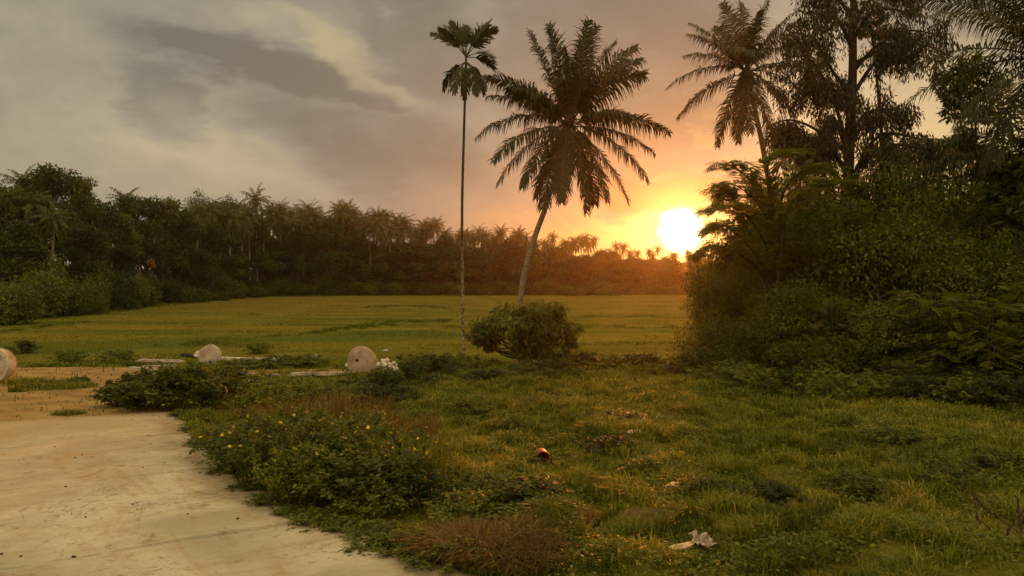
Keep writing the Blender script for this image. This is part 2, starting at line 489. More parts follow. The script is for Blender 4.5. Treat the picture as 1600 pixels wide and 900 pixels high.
def leaves(mb, P, A, N, L, W, tint, fold=0.12):
    """Rhombic leaves: base P, axis A, face normal N, length L, width W."""
    P = np.asarray(P); A = unit(A); N = np.asarray(N, float)
    B = unit(np.cross(N, A)); N = np.cross(A, B)
    L = np.broadcast_to(np.asarray(L, float), (len(P),))[:, None]
    W = np.broadcast_to(np.asarray(W, float), (len(P),))[:, None]
    m = P + A * L * 0.45
    V = np.stack([P, m + B * W * 0.5 + N * W * fold, P + A * L - N * L * 0.10, m - B * W * 0.5 + N * W * fold], 1)
    b = mb.verts(V.reshape(-1, 3)); n = len(P)
    i = b + np.arange(n)[:, None] * 4 + np.arange(4)[None, :]
    mb.quads(i, tint)

def blades(mb, P, A, bend, L, W, tint):
    """Grass blades: base P, lean direction A (horizontal), bend outward, height L, width W."""
    n = len(P)
    A = unit(A); Sd = np.stack([-A[:, 1], A[:, 0], np.zeros(n)], 1)
    L = np.asarray(L)[:, None]; W = np.asarray(W)[:, None]; bend = np.asarray(bend)[:, None]
    up_ = np.array([0, 0, 1.0])
    m = P + up_ * L * 0.6 + A * L * bend * 0.35
    t = P + up_ * L * (1.0 - 0.35 * bend) + A * L * bend
    V = np.stack([P - Sd * W * 0.5, P + Sd * W * 0.5, m + Sd * W * 0.42, m - Sd * W * 0.42, t], 1)
    b = mb.verts(V.reshape(-1, 3)); i = b + np.arange(n)[:, None] * 5
    mb.quads(i + np.array([0, 1, 2, 3]), tint)
    mb.tris(i + np.array([3, 2, 4]), tint)

# ------------------------------------------------------------------ terrain
rs = np.random.RandomState(7)
_W = [(rs.uniform(0, 2 * pi), rs.uniform(0, 2 * pi)) for _ in range(40)]
def fbm(x, y, scale, octs=4, seed=0):
    """Smooth pseudo-noise, about -1..1."""
    v = 0.0; amp = 1.0; tot_ = 0.0
    for o in range(octs):
        for k in range(3):
            th, ph = _W[(seed * 5 + o * 3 + k) % 40]
            f_ = 2 * pi / scale * (1.9 ** o)
            v = v + amp * np.sin((x * cos(th) + y * sin(th)) * f_ + ph + 1.3 * np.sin((x * cos(th + 1.9) + y * sin(th + 1.9)) * f_ * 0.7 + ph * 2))
        tot_ += amp * 3; amp *= 0.55
    return v / tot_ * 1.8

def sstep(x, a, b):
    t = np.clip((x - a) / (b - a), 0, 1); return t * t * (3 - 2 * t)

def zsmooth(x, y):
    x = np.asarray(x, float); y = np.asarray(y, float)
    z = -0.05 * np.clip(y, 0, 26)
    return z - 0.8 * sstep(y, 25.0, 36.0)

EDGE = [(275, 645), (300, 690), (335, 728), (430, 792), (520, 815), (620, 842), (700, 878), (770, 912)]
def gpix(px, py):
    """Ground point seen at a photograph pixel."""
    r = (py - HZ) / F
    lo, hi = 1.0, 400.0
    for _ in range(50):
        d = (lo + hi) / 2
        if (EYE - float(zsmooth(0, d))) / d > r: lo = d
        else: hi = d
    return ((px - 800) / F * d, d)
EP = [gpix(*p) for p in EDGE]
EP = [(EP[0][0] - 0.05, EP[0][1] + 0.02)] + EP[1:] + [(2.2, 3.2), (6.5, -3.0)]
EYS = np.array([p[1] for p in EP][::-1]); EXS = np.array([p[0] for p in EP][::-1])
SL0 = gpix(0, 661); SL1 = gpix(275, 645)
def road_mask(x, y):
    """> 0 on the concrete: metres inside its edge."""
    xe = np.interp(y, EYS, EXS) + 0.10 * fbm(x, y, 0.7, 4, 3) + 0.10 * fbm(x, y, 2.3, 2, 8)
    k = (SL1[1] - SL0[1]) / (SL1[0] - SL0[0])
    ye = SL0[1] + (x - SL0[0]) * k + 0.03 * fbm(x, y, 0.8, 3, 2)
    return np.minimum(xe - x, (ye - y))

def dirt_mask(x, y):
    """> 0 on the bare orange track beyond the slab."""
    n = 0.9 * fbm(x, y, 5.5, 4, 1) + 0.5 * fbm(x, y, 1.6, 3, 4)
    # a lobe leading away from the slab, then a cross track
    xr = np.interp(y, [12.5, 14.5, 17, 20, 24], [-6.3, -6.6, -7.9, -9.9, -11.6])
    a = np.minimum(np.minimum(xr - x, y - 12.0), 24.5 - y)
    c = np.interp(x, [-30, -20, -14, -9, -5.5, -4.5], [22.6, 24.2, 25.0, 25.2, 25.2, 25.0])
    b = np.minimum(np.interp(x, [-30, -14, -9, -5], [3.0, 2.6, 1.0, .85]) - np.abs(y - c), (-4.8 - x))
    c2 = 0.9 - np.hypot((x + 19.2) / 4.6, (y - 31.0) / 1.3)
    isl = 1.0 - np.hypot((x + 12.25) / .55, (y - 19.7) / 1.5)     # a grassy island
    isl2 = 1.0 - np.hypot((x + 14.0) / 2.6, (y - 24.9) / 0.25)
    m_ = np.maximum(np.maximum(a, b), c2) + n * 0.28
    return np.minimum(m_, np.minimum(-isl * 1.2 + n * 0.1, 9))

BUNDS = [[(425, 528), (470, 524), (520, 518), (590, 512), (610, 510)], [(610, 506), (660, 504), (700, 505)],
         [(860, 499), (980, 498), (1100, 499)], [(900, 541), (1000, 540), (1110, 541)], [(560, 482), (640, 480), (700, 483)],
         [(0, 521), (60, 514), (130, 508)], [(380, 545), (300, 541), (230, 545)], [(700, 516), (780, 515), (1100, 515)]]
BP = [[gpix(*p) for p in b] for b in BUNDS]
def bund(x, y):
    h = 0.0
    for b in BP:
        for (x0, y0), (x1, y1) in zip(b[:-1], b[1:]):
            dx_, dy_ = x1 - x0, y1 - y0; L2 = dx_ * dx_ + dy_ * dy_
            t = np.clip(((x - x0) * dx_ + (y - y0) * dy_) / L2, 0, 1)
            d = np.hypot(x - x0 - t * dx_, y - y0 - t * dy_)
            h = np.maximum(h, np.exp(-((d + .5 * np.sin(x * .9 + y * .3) * np.sin(x * .31)) / 0.55) ** 2) * (0.45 + .55 * np.sin(x * .5 + 1) ** 2))
    return h

EDGEY = [(-400, 60), (-70, 62), (-52, 69), (-49, 72), (-47, 84), (-50, 95), (-55, 122), (-58, 145), (-57, 166), (-30, 172), (0, 176), (20, 180), (60, 170), (400, 150)]
def wood_edge(x, y):
    """> 0 inside the wood, metres beyond the field's far edge."""
    ef = np.interp(x, [-200, -62, -56, -40, 0, 38, 60, 300], [60, 150, 163, 170, 174, 182, 186, 190])
    el_ = np.interp(y, [-50, 40, 62, 72, 84, 95, 122, 150, 400], [-40, -44, -50, -49.5, -49, -51, -55, -60, -62])
    return np.maximum(y - ef, el_ - x)

def zg(x, y):
    x = np.asarray(x, float); y = np.asarray(y, float)
    z = zsmooth(x, y)
    m_ = np.maximum(road_mask(x, y), dirt_mask(x, y))
    rough = sstep(-m_, 0.0, 0.7) * sstep(33 - y, -1, 5) * sstep(np.hypot(x, y), 2.0, 6.0)
    z = z + rough * (0.09 * fbm(x, y, 4.5, 3, 5) + 0.05 * fbm(x, y, 1.3, 3, 6) + 0.03)
    z = z + 0.28 * bund(x, y) * sstep(y, 30, 38)
    z = z + 6.5 * sstep(wood_edge(x, y), 6, 60)
    z = z + 0.9 * sstep(x, 9, 22) * sstep(y, 8, 20) * sstep(60 - y, 0, 20)
    return z

def at(px, d, py=None, z=None):
    x = (px - 800) / F * d
    if py is not None: z = EYE + (HZ - py) / F * d
    elif z is None: z = float(zg(x, d))
    return np.array([x, d, z])

# ground: one polar sheet out to the horizon
def build_ground():
    nr, na = 330, 420
    rr = np.concatenate([[0.0], np.geomspace(0.6, 2600, nr)])
    th = np.concatenate([np.linspace(-pi / 4.6, pi / 4.6, 300, endpoint=False), np.linspace(pi / 4.6, 2 * pi - pi / 4.6, 120, endpoint=False)])
    X = rr[:, None] * np.sin(th)[None]; Y = rr[:, None] * np.cos(th)[None]
    Z = zg(X, Y)
    # the ground dips under the slab and the dirt sheet
    m_ = np.maximum(road_mask(X, Y), dirt_mask(X, Y) - 0.05)
    Z = Z - 0.05 * sstep(m_, 0.05, 0.4)
    mb = MB(); mb.verts(np.stack([X, Y, Z], -1))
    i, j = np.meshgrid(np.arange(len(rr) - 1), np.arange(na), indexing='ij')
    k = (j + 1) % na
    mb.quads(np.stack([i * na + j, i * na + k, (i + 1) * na + k, (i + 1) * na + j], -1)[:, ::1, ::-1])
    o = mb.build('ground', M_ground, smooth_=True)
    o['kind'] = 'structure'
    me = o.data
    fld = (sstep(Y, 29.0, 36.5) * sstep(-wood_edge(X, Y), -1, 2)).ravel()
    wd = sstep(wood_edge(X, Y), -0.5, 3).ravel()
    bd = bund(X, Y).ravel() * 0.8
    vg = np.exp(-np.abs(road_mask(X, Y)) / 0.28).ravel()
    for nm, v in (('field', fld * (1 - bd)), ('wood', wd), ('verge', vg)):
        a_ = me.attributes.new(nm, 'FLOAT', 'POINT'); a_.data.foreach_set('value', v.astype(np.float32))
    tag(o, 'grassy ground running down to the flat rice field')
build_ground()

def build_sheet(name, maskf, x0, x1, y0, y1, st, lift, mat, label, thick=0.0):
    xs = np.arange(x0, x1, st); ys = np.arange(y0, y1, st)
    X, Y = np.meshgrid(xs, ys, indexing='ij')
    Mk = maskf(X, Y)
    keep = Mk > 0
    Z = zsmooth(X, Y) + lift
    vi = -np.ones(X.shape, int)
    c = keep[:-1, :-1] & keep[1:, :-1] & keep[1:, 1:] & keep[:-1, 1:]
    used = np.zeros(X.shape, bool)
    used[:-1, :-1] |= c; used[1:, :-1] |= c; used[1:, 1:] |= c; used[:-1, 1:] |= c
    vi[used] = np.arange(used.sum())
    ctn = np.zeros(X.shape, int)
    ctn[:-1, :-1] += c; ctn[1:, :-1] += c; ctn[1:, 1:] += c; ctn[:-1, 1:] += c
    bdv = used & (ctn < 4)
    xb, yb = X[bdv], Y[bdv]
    for _ in range(3):
        h_ = st * 0.3; m0 = maskf(xb, yb)
        gx = (maskf(xb + h_, yb) - maskf(xb - h_, yb)) / (2 * h_); gy = (maskf(xb, yb + h_) - maskf(xb, yb - h_)) / (2 * h_)
        g2 = np.maximum(gx * gx + gy * gy, 0.05)
        sx_, sy_ = np.clip(-m0 * gx / g2, -st, st), np.clip(-m0 * gy / g2, -st, st)
        xb = np.clip(xb + sx_, X[bdv] - st * .9, X[bdv] + st * .9); yb = np.clip(yb + sy_, Y[bdv] - st * .9, Y[bdv] + st * .9)
    X[bdv] = xb; Y[bdv] = yb; Z = zsmooth(X, Y) + lift
    mb = MB(); mb.verts(np.stack([X[used], Y[used], Z[used]], -1))
    Q = np.stack([vi[:-1, :-1][c], vi[1:, :-1][c], vi[1:, 1:][c], vi[:-1, 1:][c]], -1)
    mb.quads(Q)
    if thick:
        off = mb.n
        mb.verts(np.stack([X[used], Y[used], Z[used] - thick], -1))
        E = {}
        for q in Q:
            for a, b in ((q[0], q[1]), (q[1], q[2]), (q[2], q[3]), (q[3], q[0])):
                if (b, a) in E: del E[(b, a)]
                else: E[(a, b)] = 1
        mb.quads([(b, a, a + off, b + off) for a, b in E])
    o = mb.build(name, mat); o['kind'] = 'structure'; tag(o, label)
    vx = np.concatenate(mb.v); rim = np.clip(road_mask(vx[:, 0], vx[:, 1]), 0, 2)
    a_ = o.data.attributes.new('rim', 'FLOAT', 'POINT'); a_.data.foreach_set('value', rim.astype(np.float32))
    return o

def slab_piece(s0, s1):
    def f_(x, y):
        s_ = -0.574 * x + 0.819 * y + 0.012 * np.sin(x * 9) + 0.01 * np.sin(x * 23 + 1)
        return np.minimum(road_mask(x, y), np.minimum(s_ - s0 - 0.012, s1 - s_ - 0.012))
    return f_
build_sheet('dirt_track', dirt_mask, -45, -4, 11.8, 34.0, 0.16, 0.012, M_dirt, 'bare orange dirt track beyond the end of the concrete')
# one slab; its casting joints are narrow gaps in the grid lines
def slab_mask(x, y):
    s_ = -0.574 * x + 0.819 * y + 0.012 * np.sin(x * 5) + 0.008 * np.sin(x * 17 + 1)
    g = np.ones_like(s_) * 9.0
    for j in (0.6, 3.6, 6.62, 9.55, 12.6):
        wj = 0.030 if j > 7 else 0.042
        g = np.minimum(g, np.abs(s_ - j) - wj * (0.55 + 0.45 * np.sin(x * 2.3 + j)))
    return np.minimum(road_mask(x, y), g)
build_sheet('concrete_road', slab_mask, -18, 6, -3, 15.5, 0.035, 0.035, M_slab, 'dusty pale concrete road slab with cracked casting joints', thick=0.10)


# ------------------------------------------------------------------ palms
def frond(mb, az_, e0, e1, L, leafL=0.85, n=46, droop=0.6, leafW=0.05, rs_=None, power=1.2, broad=False, O=(0, 0, 0), side_tilt=0.0, rach=0.03, segs=14, roll=0.0, fw=1.0, bare=0.12):
    """One pinnate frond growing from O: starts at elevation e0 and ends at e1 (degrees)."""
    rs_ = rs_ or np.random.RandomState(1)
    h = np.array([cos(az_), sin(az_), 0.0])
    t = np.linspace(0, 1, segs + 1)
    e = R(e0) + (R(e1) - R(e0)) * t ** power
    side = np.array([-sin(az_), cos(az_), 0.0])
    swing = side_tilt * t ** 2
    d = np.cos(e)[:, None] * (h[None] * np.cos(swing)[:, None] + side[None] * np.sin(swing)[:, None]) + np.sin(e)[:, None] * np.array([0, 0, 1.0])
    P = np.zeros((segs + 1, 3)); P[0] = O
    for i in range(segs): P[i + 1] = P[i] + d[i] * L / segs
    tube(mb, P, np.linspace(rach, 0.006, segs + 1), 4, 0.75, cap=False)
    s = np.linspace(bare, 0.995, n)
    for sg in (-1, 1):
        ss = np.clip(s + rs_.uniform(-0.4, 0.4, n) / n, 0, 1)
        px_ = np.stack([np.interp(ss, t, P[:, k]) for k in range(3)], 1)
        T = unit(np.stack([np.interp(ss, t, d[:, k]) for k in range(3)], 1))
        S0 = np.broadcast_to(np.cross([h[0], h[1], 0.0], [0, 0, 1.0]), T.shape); U0 = unit(np.cross(S0, T))
        S0 = unit(np.cross(T, U0)); Sd = (S0 * cos(roll) + U0 * sin(roll)) * sg
        Up = U0 * cos(roll) - S0 * sin(roll)
        prof = np.clip(np.sin(pi * (0.10 + 0.86 * ss)) ** 0.6, 0.15, 1)
        ll = leafL * prof * rs_.uniform(0.62, 1.12, n) * np.where(rs_.rand(n) < .07, .25, 1)
        wave = np.sin(ss * 23 + rs_.uniform(0, 6))
        fwd = (0.35 + 0.75 * ss ** 2) * fw
        dr = droop * (rs_.uniform(0.6, 1.4, n) + .35 * wave)
        A = unit(Sd + T * (fwd + .16 * wave)[:, None] + rs_.normal(0, .09, (n, 3)) + Up * 0.22 - np.array([0, 0, 1.0]) * (dr * 0.35)[:, None])
        A2 = unit(A - np.array([0, 0, 1.0]) * (dr * 1.9)[:, None] + rs_.normal(0, 0.13, (n, 3)))
        m = px_ + A * (ll * 0.5)[:, None]
        tip = m + A2 * (ll * 0.5)[:, None]
        Wd = unit(np.cross(A, Up + 1e-6)) * (leafW * 0.5)
        if broad: Wd = Wd * (1.0 + 0.6 * rs_.uniform(-1, 1, n))[:, None]
        tint = np.clip(rs_.normal(0.48, 0.16, n), 0, 1)
        V = np.stack([px_ - Wd * 0.7, px_ + Wd * 0.7, m + Wd, m - Wd, tip + (Wd * 0.5 if broad else Wd * 0.1), tip - (Wd * 0.5 if broad else Wd * 0.1)], 1)
        b = mb.verts(V.reshape(-1, 3)); i = b + np.arange(n)[:, None] * 6
        mb.quads(i + np.array([0, 1, 2, 3]), tint); mb.quads(i + np.array([3, 2, 4, 5]), tint)

def palm(name, label, base, top, ctrl, fronds, r0=0.17, r1=0.10, L=4.2, seed=1, coconuts=6, skirt=True, group=None, leafL=0.85, leafW=0.055, n=48):
    rs_ = np.random.RandomState(seed)
    t = thing(name, label, 'palm tree', tuple(base), group=group)
    base = np.array(base); top = np.array(top)
    pts = curve([(0, 0, -0.3)] + [tuple(np.array(c) - base) for c in ctrl] + [tuple(top - base)], 8)
    rad = np.interp(np.linspace(0, 1, len(pts)), [0, 0.06, 0.25, 1], [r0 * 1.7, r0 * 1.15, r0, r1])
    mb = MB(); tube(mb, pts, rad, 10); mb.build('trunk', M_palmbark, t, True)
    O = top - base
    for k, fr in enumerate(fronds):
        az_, e0, e1, l = fr[:4]; st = fr[4] if len(fr) > 4 else 0.0; dr = fr[5] if len(fr) > 5 else 0.7
        rl = rs_.uniform(.3, 1.3) * (1 if k % 2 else -1) if e0 > 44 else rs_.uniform(-.5, .5)
        mb = MB()
        o_ = np.array([cos(R(az_)) * 0.12, sin(R(az_)) * 0.12, rs_.uniform(-0.1, 0.25)])
        frond(mb, R(az_), e0, e1, l, leafL, n, dr, leafW, rs_, side_tilt=st, roll=rl)
        mb.build('frond', M_frond, t, loc=tuple(O + o_))
    # leaf bases and fibre at the heart of the crown
    mb = MB()
    for k in range(26):
        a = rs_.uniform(0, 2 * pi); e_ = rs_.uniform(-1.1, 1.2)
        d = np.array([cos(a) * cos(e_), sin(a) * cos(e_), sin(e_)])
        tube(mb, [d * 0.05, d * 0.25, d * rs_.uniform(0.4, 0.7) - np.array([0, 0, 0.06])], [0.10, 0.07, 0.02], 5, 0.6)
    mb.build('crown_heart', M_barkd, t, loc=tuple(O))
    for k in range(coconuts):
        a = k * 2.4 + seed; mb = MB(); ico(mb, (0, 0, 0), (0.12, 0.12, 0.15), 2)
        mb.build('coconut', M_coco, t, True, loc=tuple(O + np.array([cos(a) * 0.28, sin(a) * 0.28, -0.32 - 0.12 * (k % 3)])))
    return t

def ico(mb, c, r, sub=2, jitter=0.0, rs_=None, tint=0.5):
    import bmesh
    bm = bmesh.new(); bmesh.ops.create_icosphere(bm, subdivisions=sub, radius=1.0)
    V = np.array([v.co[:] for v in bm.verts]); T = [[v.index for v in f.verts] for f in bm.faces]; bm.free()
    if jitter:
        rs_ = rs_ or np.random.RandomState(1)
        k = rs_.normal(0, 1, (5, 3)); ph = rs_.uniform(0, 6, 5)
        V = V * (1 + jitter * sum(np.sin(V @ (k[i] * 2.5) + ph[i]) for i in range(5)) / 2.2)[:, None]
    V = V * np.asarray(r) + np.asarray(c)
    b = mb.verts(V); mb.tris(np.array(T) + b, tint)

def box(mb, c, s, rz=0.0, tint=0.5, rx=0.0, ch=0.0):
    x, y, z = np.array(s) / 2
    P = np.array([(-x, -y, -z), (x, -y, -z), (x, y, -z), (-x, y, -z), (-x, -y, z), (x, -y, z), (x, y, z), (-x, y, z)])
    m = np.array([[cos(rz), -sin(rz), 0], [sin(rz), cos(rz), 0], [0, 0, 1]]) @ np.array([[1, 0, 0], [0, cos(rx), -sin(rx)], [0, sin(rx), cos(rx)]])
    b = mb.verts(P @ m.T + np.array(c))
    mb.quads(np.array([(0, 3, 2, 1), (4, 5, 6, 7), (0, 1, 5, 4), (1, 2, 6, 5), (2, 3, 7, 6), (3, 0, 4, 7)]) + b, tint)

# the leaning coconut palm behind the round tree
DP = 34.0
b_ = at(806, DP); 
cp = [at(810, DP, 500), at(819, DP, 430), at(834, DP, 375), at(852, DP, 325), at(872, DP, 260)]
topc = at(890, DP, 196)
FR = []
# (azimuth, start elevation, tip elevation, length, sideways swing, leaflet droop); 0 points right, 180 left, -90 to the viewer
FR += [(5, 84, 64, 4.6, 0, .35), (60, 80, 56, 4.7, .2, .35), (185, 86, 70, 4.6, 0, .3), (20, 74, 40, 4.6, 0, .4), (350, 68, 22, 4.6, 0, .5), (300, 80, 60, 4.4, 0, .4), (0, 62, 14, 4.5, 0, .6), (350, 55, -5, 4.0, 0, .7),
       (170, 74, 88, 4.6, 0, .3), (178, 68, 66, 4.5, 0, .4), (182, 50, 4, 4.5, 0, .7), (188, 40, -10, 4.0, 0, .8), (150, 52, 8, 3.8, 0, .7), (200, 34, 8, 3.2, 0, .8),
       (30, 40, -25, 4.0, 0, .9), (335, 30, -50, 3.6, 0, .9), (100, 70, 30, 4.0, 0, .6), (260, 74, 34, 3.6, 0, .7), (290, 64, 20, 3.4, 0, .8)]
FR += [(183, 16, -48, 4.5, 0, 1.0), (205, -2, -60, 4.3, 0, 1.0), (172, -22, -66, 4.4, 0, 1.0), (215, -38, -72, 4.2, 0, 1.0),
       (358, 12, -34, 4.6, 0, .9), (15, 6, -42, 4.4, 0, 1.0), (340, -22, -64, 4.6, 0, 1.0), (5, -40, -72, 4.5, 0, 1.0)]
FR += [(250, -60, -86, 4.0, 0, .7), (292, -56, -88, 4.4, 0, .7), (222, -60, -80, 4.4, 0, .7), (318, -50, -80, 4.3, 0, .8), (190, -58, -78, 3.6, 0, .7), (100, -60, -84, 3.8, 0, .7), (40, -58, -80, 4.0, 0, .7)]
palm('coconut_palm', 'large leaning coconut palm with a full drooping crown behind the round tree', b_, topc, cp, FR, 0.150, 0.105, seed=3, coconuts=7, leafL=1.12, leafW=0.056, n=92)

# the right-hand coconut palm, in front of the clouds right of the sun
DQ = 40.0
b_ = at(1222, DQ); cp = [at(1216, DQ, 470), at(1206, DQ, 330), at(1192, DQ, 230)]
FR = [(90, 86, 70, 3.9, 0, .35), (10, 80, 60, 4.0, 0, .4), (170, 80, 66, 4.0, 0, .35), (0, 60, 10, 4.3, 0, .6), (340, 66, 30, 4.0, 0, .5), (178, 58, 22, 4.0, 0, .6), (190, 42, 8, 3.6, 0, .7), (130, 70, 40, 3.6, 0, .5),
      (182, 8, -46, 4.5, 0, .9), (186, -18, -58, 4.6, 0, .9), (200, 26, -20, 4.0, 0, .8), (2, 28, -40, 3.9, 0, .8), (355, -10, -58, 4.2, 0, .9), (8, -24, -72, 3.9, 0, 1.0), (20, 44, -8, 4.1, 0, .7),
      (260, -58, -86, 4.0, 0, .6), (235, -64, -86, 4.2, 0, .6), (300, -60, -84, 4.0, 0, .6), (90, -60, -84, 3.8, 0, .6), (150, -62, -82, 4.2, 0, .6), (270, 66, 20, 3.4, 0, .6), (250, 30, -40, 3.4, 0, .8), (315, -40, -76, 3.8, 0, .8)]
palm('coconut_palm', 'coconut palm right of the sun with its trunk behind the thicket', b_, at(1166, DQ, 112), cp, FR, 0.17, 0.12, seed=5, coconuts=5, leafL=1.05, leafW=0.058, n=80)

# two palms whose crowns reach in over the right edge
DE = 22.0
b_ = at(1660, DE); FR = [(180, 62, 20, 4.2, 0, .5), (172, 78, 50, 4.4, 0, .4), (188, 40, -20, 4.4, 0, .8), (178, 20, -40, 4.6, 0, .9), (165, 6, -50, 4.4, 0, .9), (195, -14, -60, 4.4, 0, 1.), (210, 50, -10, 4., 0, .7), (230, 20, -40, 4., 0, .9),
      (150, 50, 10, 4, 0, .7), (120, 60, 20, 4, 0, .7), (90, 80, 60, 4, 0, .5), (0, 60, 10, 4, 0, .7), (30, 30, -30, 4, 0, .8), (330, 30, -30, 4, 0, .8), (270, 40, -30, 4, 0, .8), (200, -40, -76, 4, 0, .9), (170, -50, -80, 4, 0, .9), (145, -30, -70, 4, 0, .9), (60, -30, -70, 4, 0, .9), (300, -30, -70, 4, 0, .9)]
palm('coconut_palm', 'tall coconut palm cut off by the right edge with its crown high above the thicket', b_, at(1648, DE, 92), [at(1668, DE, 400), at(1660, DE, 250)], FR, 0.17, 0.12, seed=9, coconuts=5, leafL=1.0, leafW=0.045, n=62)
DE = 24.0
b_ = at(1690, DE); FR = [(180, 40, 6, 3.2, 0, .8), (176, 26, -4, 4.4, 0, .9), (186, 10, -22, 4.6, 0, 1.0), (184, -6, -12, 4.8, 0, 1.0), (170, 44, 30, 4.2, 0, .6), (150, 20, -40, 4, 0, .8), (210, 30, -10, 4, 0, .8), (90, 70, 40, 4, 0, .6), (0, 50, 0, 4, 0, .6), (40, 20, -40, 4, 0, .6), (330, 20, -40, 4, 0, .6), (270, 50, -10, 4, 0, .6), (230, -20, -60, 4, 0, .6), (120, -20, -60, 4, 0, .6)]
palm('coconut_palm', 'low coconut palm at the right edge whose long fronds sag across the pale sky', b_, at(1640, DE, 262), [at(1680, DE, 440)], FR, 0.2, 0.14, seed=11, coconuts=4, leafL=1.0, leafW=0.05, n=62)

# the slender palm (areca) standing alone in the middle
DA = 26.4
b_ = at(725, DA); topa = at(728, DA, 92)
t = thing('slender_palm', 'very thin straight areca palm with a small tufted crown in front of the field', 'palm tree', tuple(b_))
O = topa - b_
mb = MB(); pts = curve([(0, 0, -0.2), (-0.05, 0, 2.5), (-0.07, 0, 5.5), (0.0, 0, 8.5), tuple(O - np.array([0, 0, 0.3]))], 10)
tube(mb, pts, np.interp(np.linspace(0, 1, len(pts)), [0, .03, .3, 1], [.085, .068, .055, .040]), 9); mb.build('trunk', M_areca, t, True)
mb = MB(); tube(mb, curve([tuple(O - np.array([0, 0, 0.45])), tuple(O), tuple(O + np.array([0, 0, .45]))], 4), np.linspace(.055, .025, 8), 9); mb.build('crownshaft', M_mid, t, True)
rsa = np.random.RandomState(2)
for a, e0, e1, L, rl in [(182, 56, 4, 1.5, 1.1), (170, 64, 24, 1.45, -.6), (200, 76, 50, 1.3, 1.3), (3, 54, 30, 1.5, 1.1), (350, 62, 44, 1.6, -.6), (15, 68, 40, 1.5, 1.3), (90, 84, 70, 1.2, .2), (0, 4, -56, 1.15, .5), (345, 26, -54, 1.1, -.5), (185, 72, 34, 1.35, .4)]:
    mb = MB(); frond(mb, R(a), e0, e1, L, 0.44, 38, 0.12, 0.042, rsa, broad=True, fw=2.2, rach=0.018, bare=0.3, roll=rl); mb.build('frond', M_frond, t, loc=tuple(O + np.array([0, 0, 0.05])))
for a, e0, e1, L in [(190, -30, -84, 1.35), (230, -46, -88, 1.4), (170, -40, -86, 1.3), (270, -50, -88, 1.35), (320, -52, -88, 1.4), (0, -44, -86, 1.35), (100, -50, -88, 1.3), (345, -36, -84, 1.3)]:
    mb = MB(); frond(mb, R(a), e0, e1, L, 0.44, 36, 0.8, 0.045, rsa, broad=True, fw=1.6, rach=0.018, bare=0.2, roll=rsa.uniform(-.9, .9)); mb.build('frond', M_frond, t, loc=tuple(O - np.array([0, 0, 0.1])))

# ------------------------------------------------------------------ crowns
def crown(mb, clumps, n, L, W, seed, hang=0.0, tb=0.18, flat=0.0):
    """Leaves spread through ellipsoid clumps (centre, radii)."""
    rs_ = np.random.RandomState(seed)
    wts = np.array([c[1][0] * c[1][2] for c in clumps]); wts = wts / wts.sum()
    ci = rs_.choice(len(clumps), n, p=wts)
    C = np.array([c[0] for c in clumps])[ci]; Rr = np.array([c[1] for c in clumps])[ci]
    d = unit(rs_.normal(0, 1, (n, 3)))
    # ragged surface: the radius depends on the direction in small tufts
    ph = ci * 1.7
    rag = 0.84 + 0.22 * np.sin(d[:, 0] * 7 + ph) * np.sin(d[:, 1] * 6 + ph * 2) + 0.14 * np.sin(d[:, 2] * 9 + ph * 3 + d[:, 0] * 5)
    r = rs_.uniform(0.25, 1, n) ** 0.45 * rag
    P = C + d * Rr * r[:, None]
    A = unit(d * 0.5 + rs_.normal(0, 0.6, (n, 3)) + np.array([0, 0, -hang]))
    N = unit(rs_.normal(0, 0.45 * (1 - flat) + .1, (n, 3)) + np.array([0, 0, 0.9]) + d * 0.5)
    ctint = rs_.normal(0, tb, len(clumps))[ci]
    tuft = 0.16 * np.sin(P[:, 0] * 2.3 + ph) * np.sin(P[:, 2] * 2.9 + ph)
    tint = np.clip(0.45 + ctint + tuft + rs_.normal(0, 0.16, n), 0, 1)
    s = rs_.uniform(0.7, 1.3, n)
    leaves(mb, P, A, N, L * s, W * s, tint)

def tree(name, label, seed, H, clumps, n, L, W, mat, trunk_r=0.2, hang=0.0, bark_=None, group=None, loc=(0, 0, 0), lean=(0, 0), cat='tree', tb=0.18, flat=0.0):
    rs_ = np.random.RandomState(seed)
    t = thing(name, label, cat, loc, group=group)
    mb = MB()
    zc = min(c[0][2] for c in clumps)
    fork = max(0.25 * H, zc * 0.55)
    trunk = curve([(0, 0, -0.4), (lean[0] * .3, lean[1] * .3, fork * .5), (lean[0] * .6, lean[1] * .6, fork), (lean[0], lean[1], H * 0.72)], 6)
    tube(mb, trunk, np.linspace(trunk_r, trunk_r * 0.35, len(trunk)), 8)
    for c, r in clumps:
        c = np.array(c); s = trunk[min(len(trunk) - 2, 6 + int(rs_.randint(0, 10)))]
        mid_ = (s + c) / 2 + np.array([rs_.uniform(-.3, .3), rs_.uniform(-.3, .3), -0.1 * np.linalg.norm(c - s)])
        pts = curve([s, mid_, c], 5)
        tube(mb, pts, np.linspace(trunk_r * 0.42, trunk_r * 0.08, len(pts)), 5, cap=False)
    mb.build('trunk', bark_ or M_bark, t, True)
    mb = MB(); crown(mb, clumps, n, L, W, seed + 50, hang, tb, flat); mb.build('crown', mat, t)
    return t

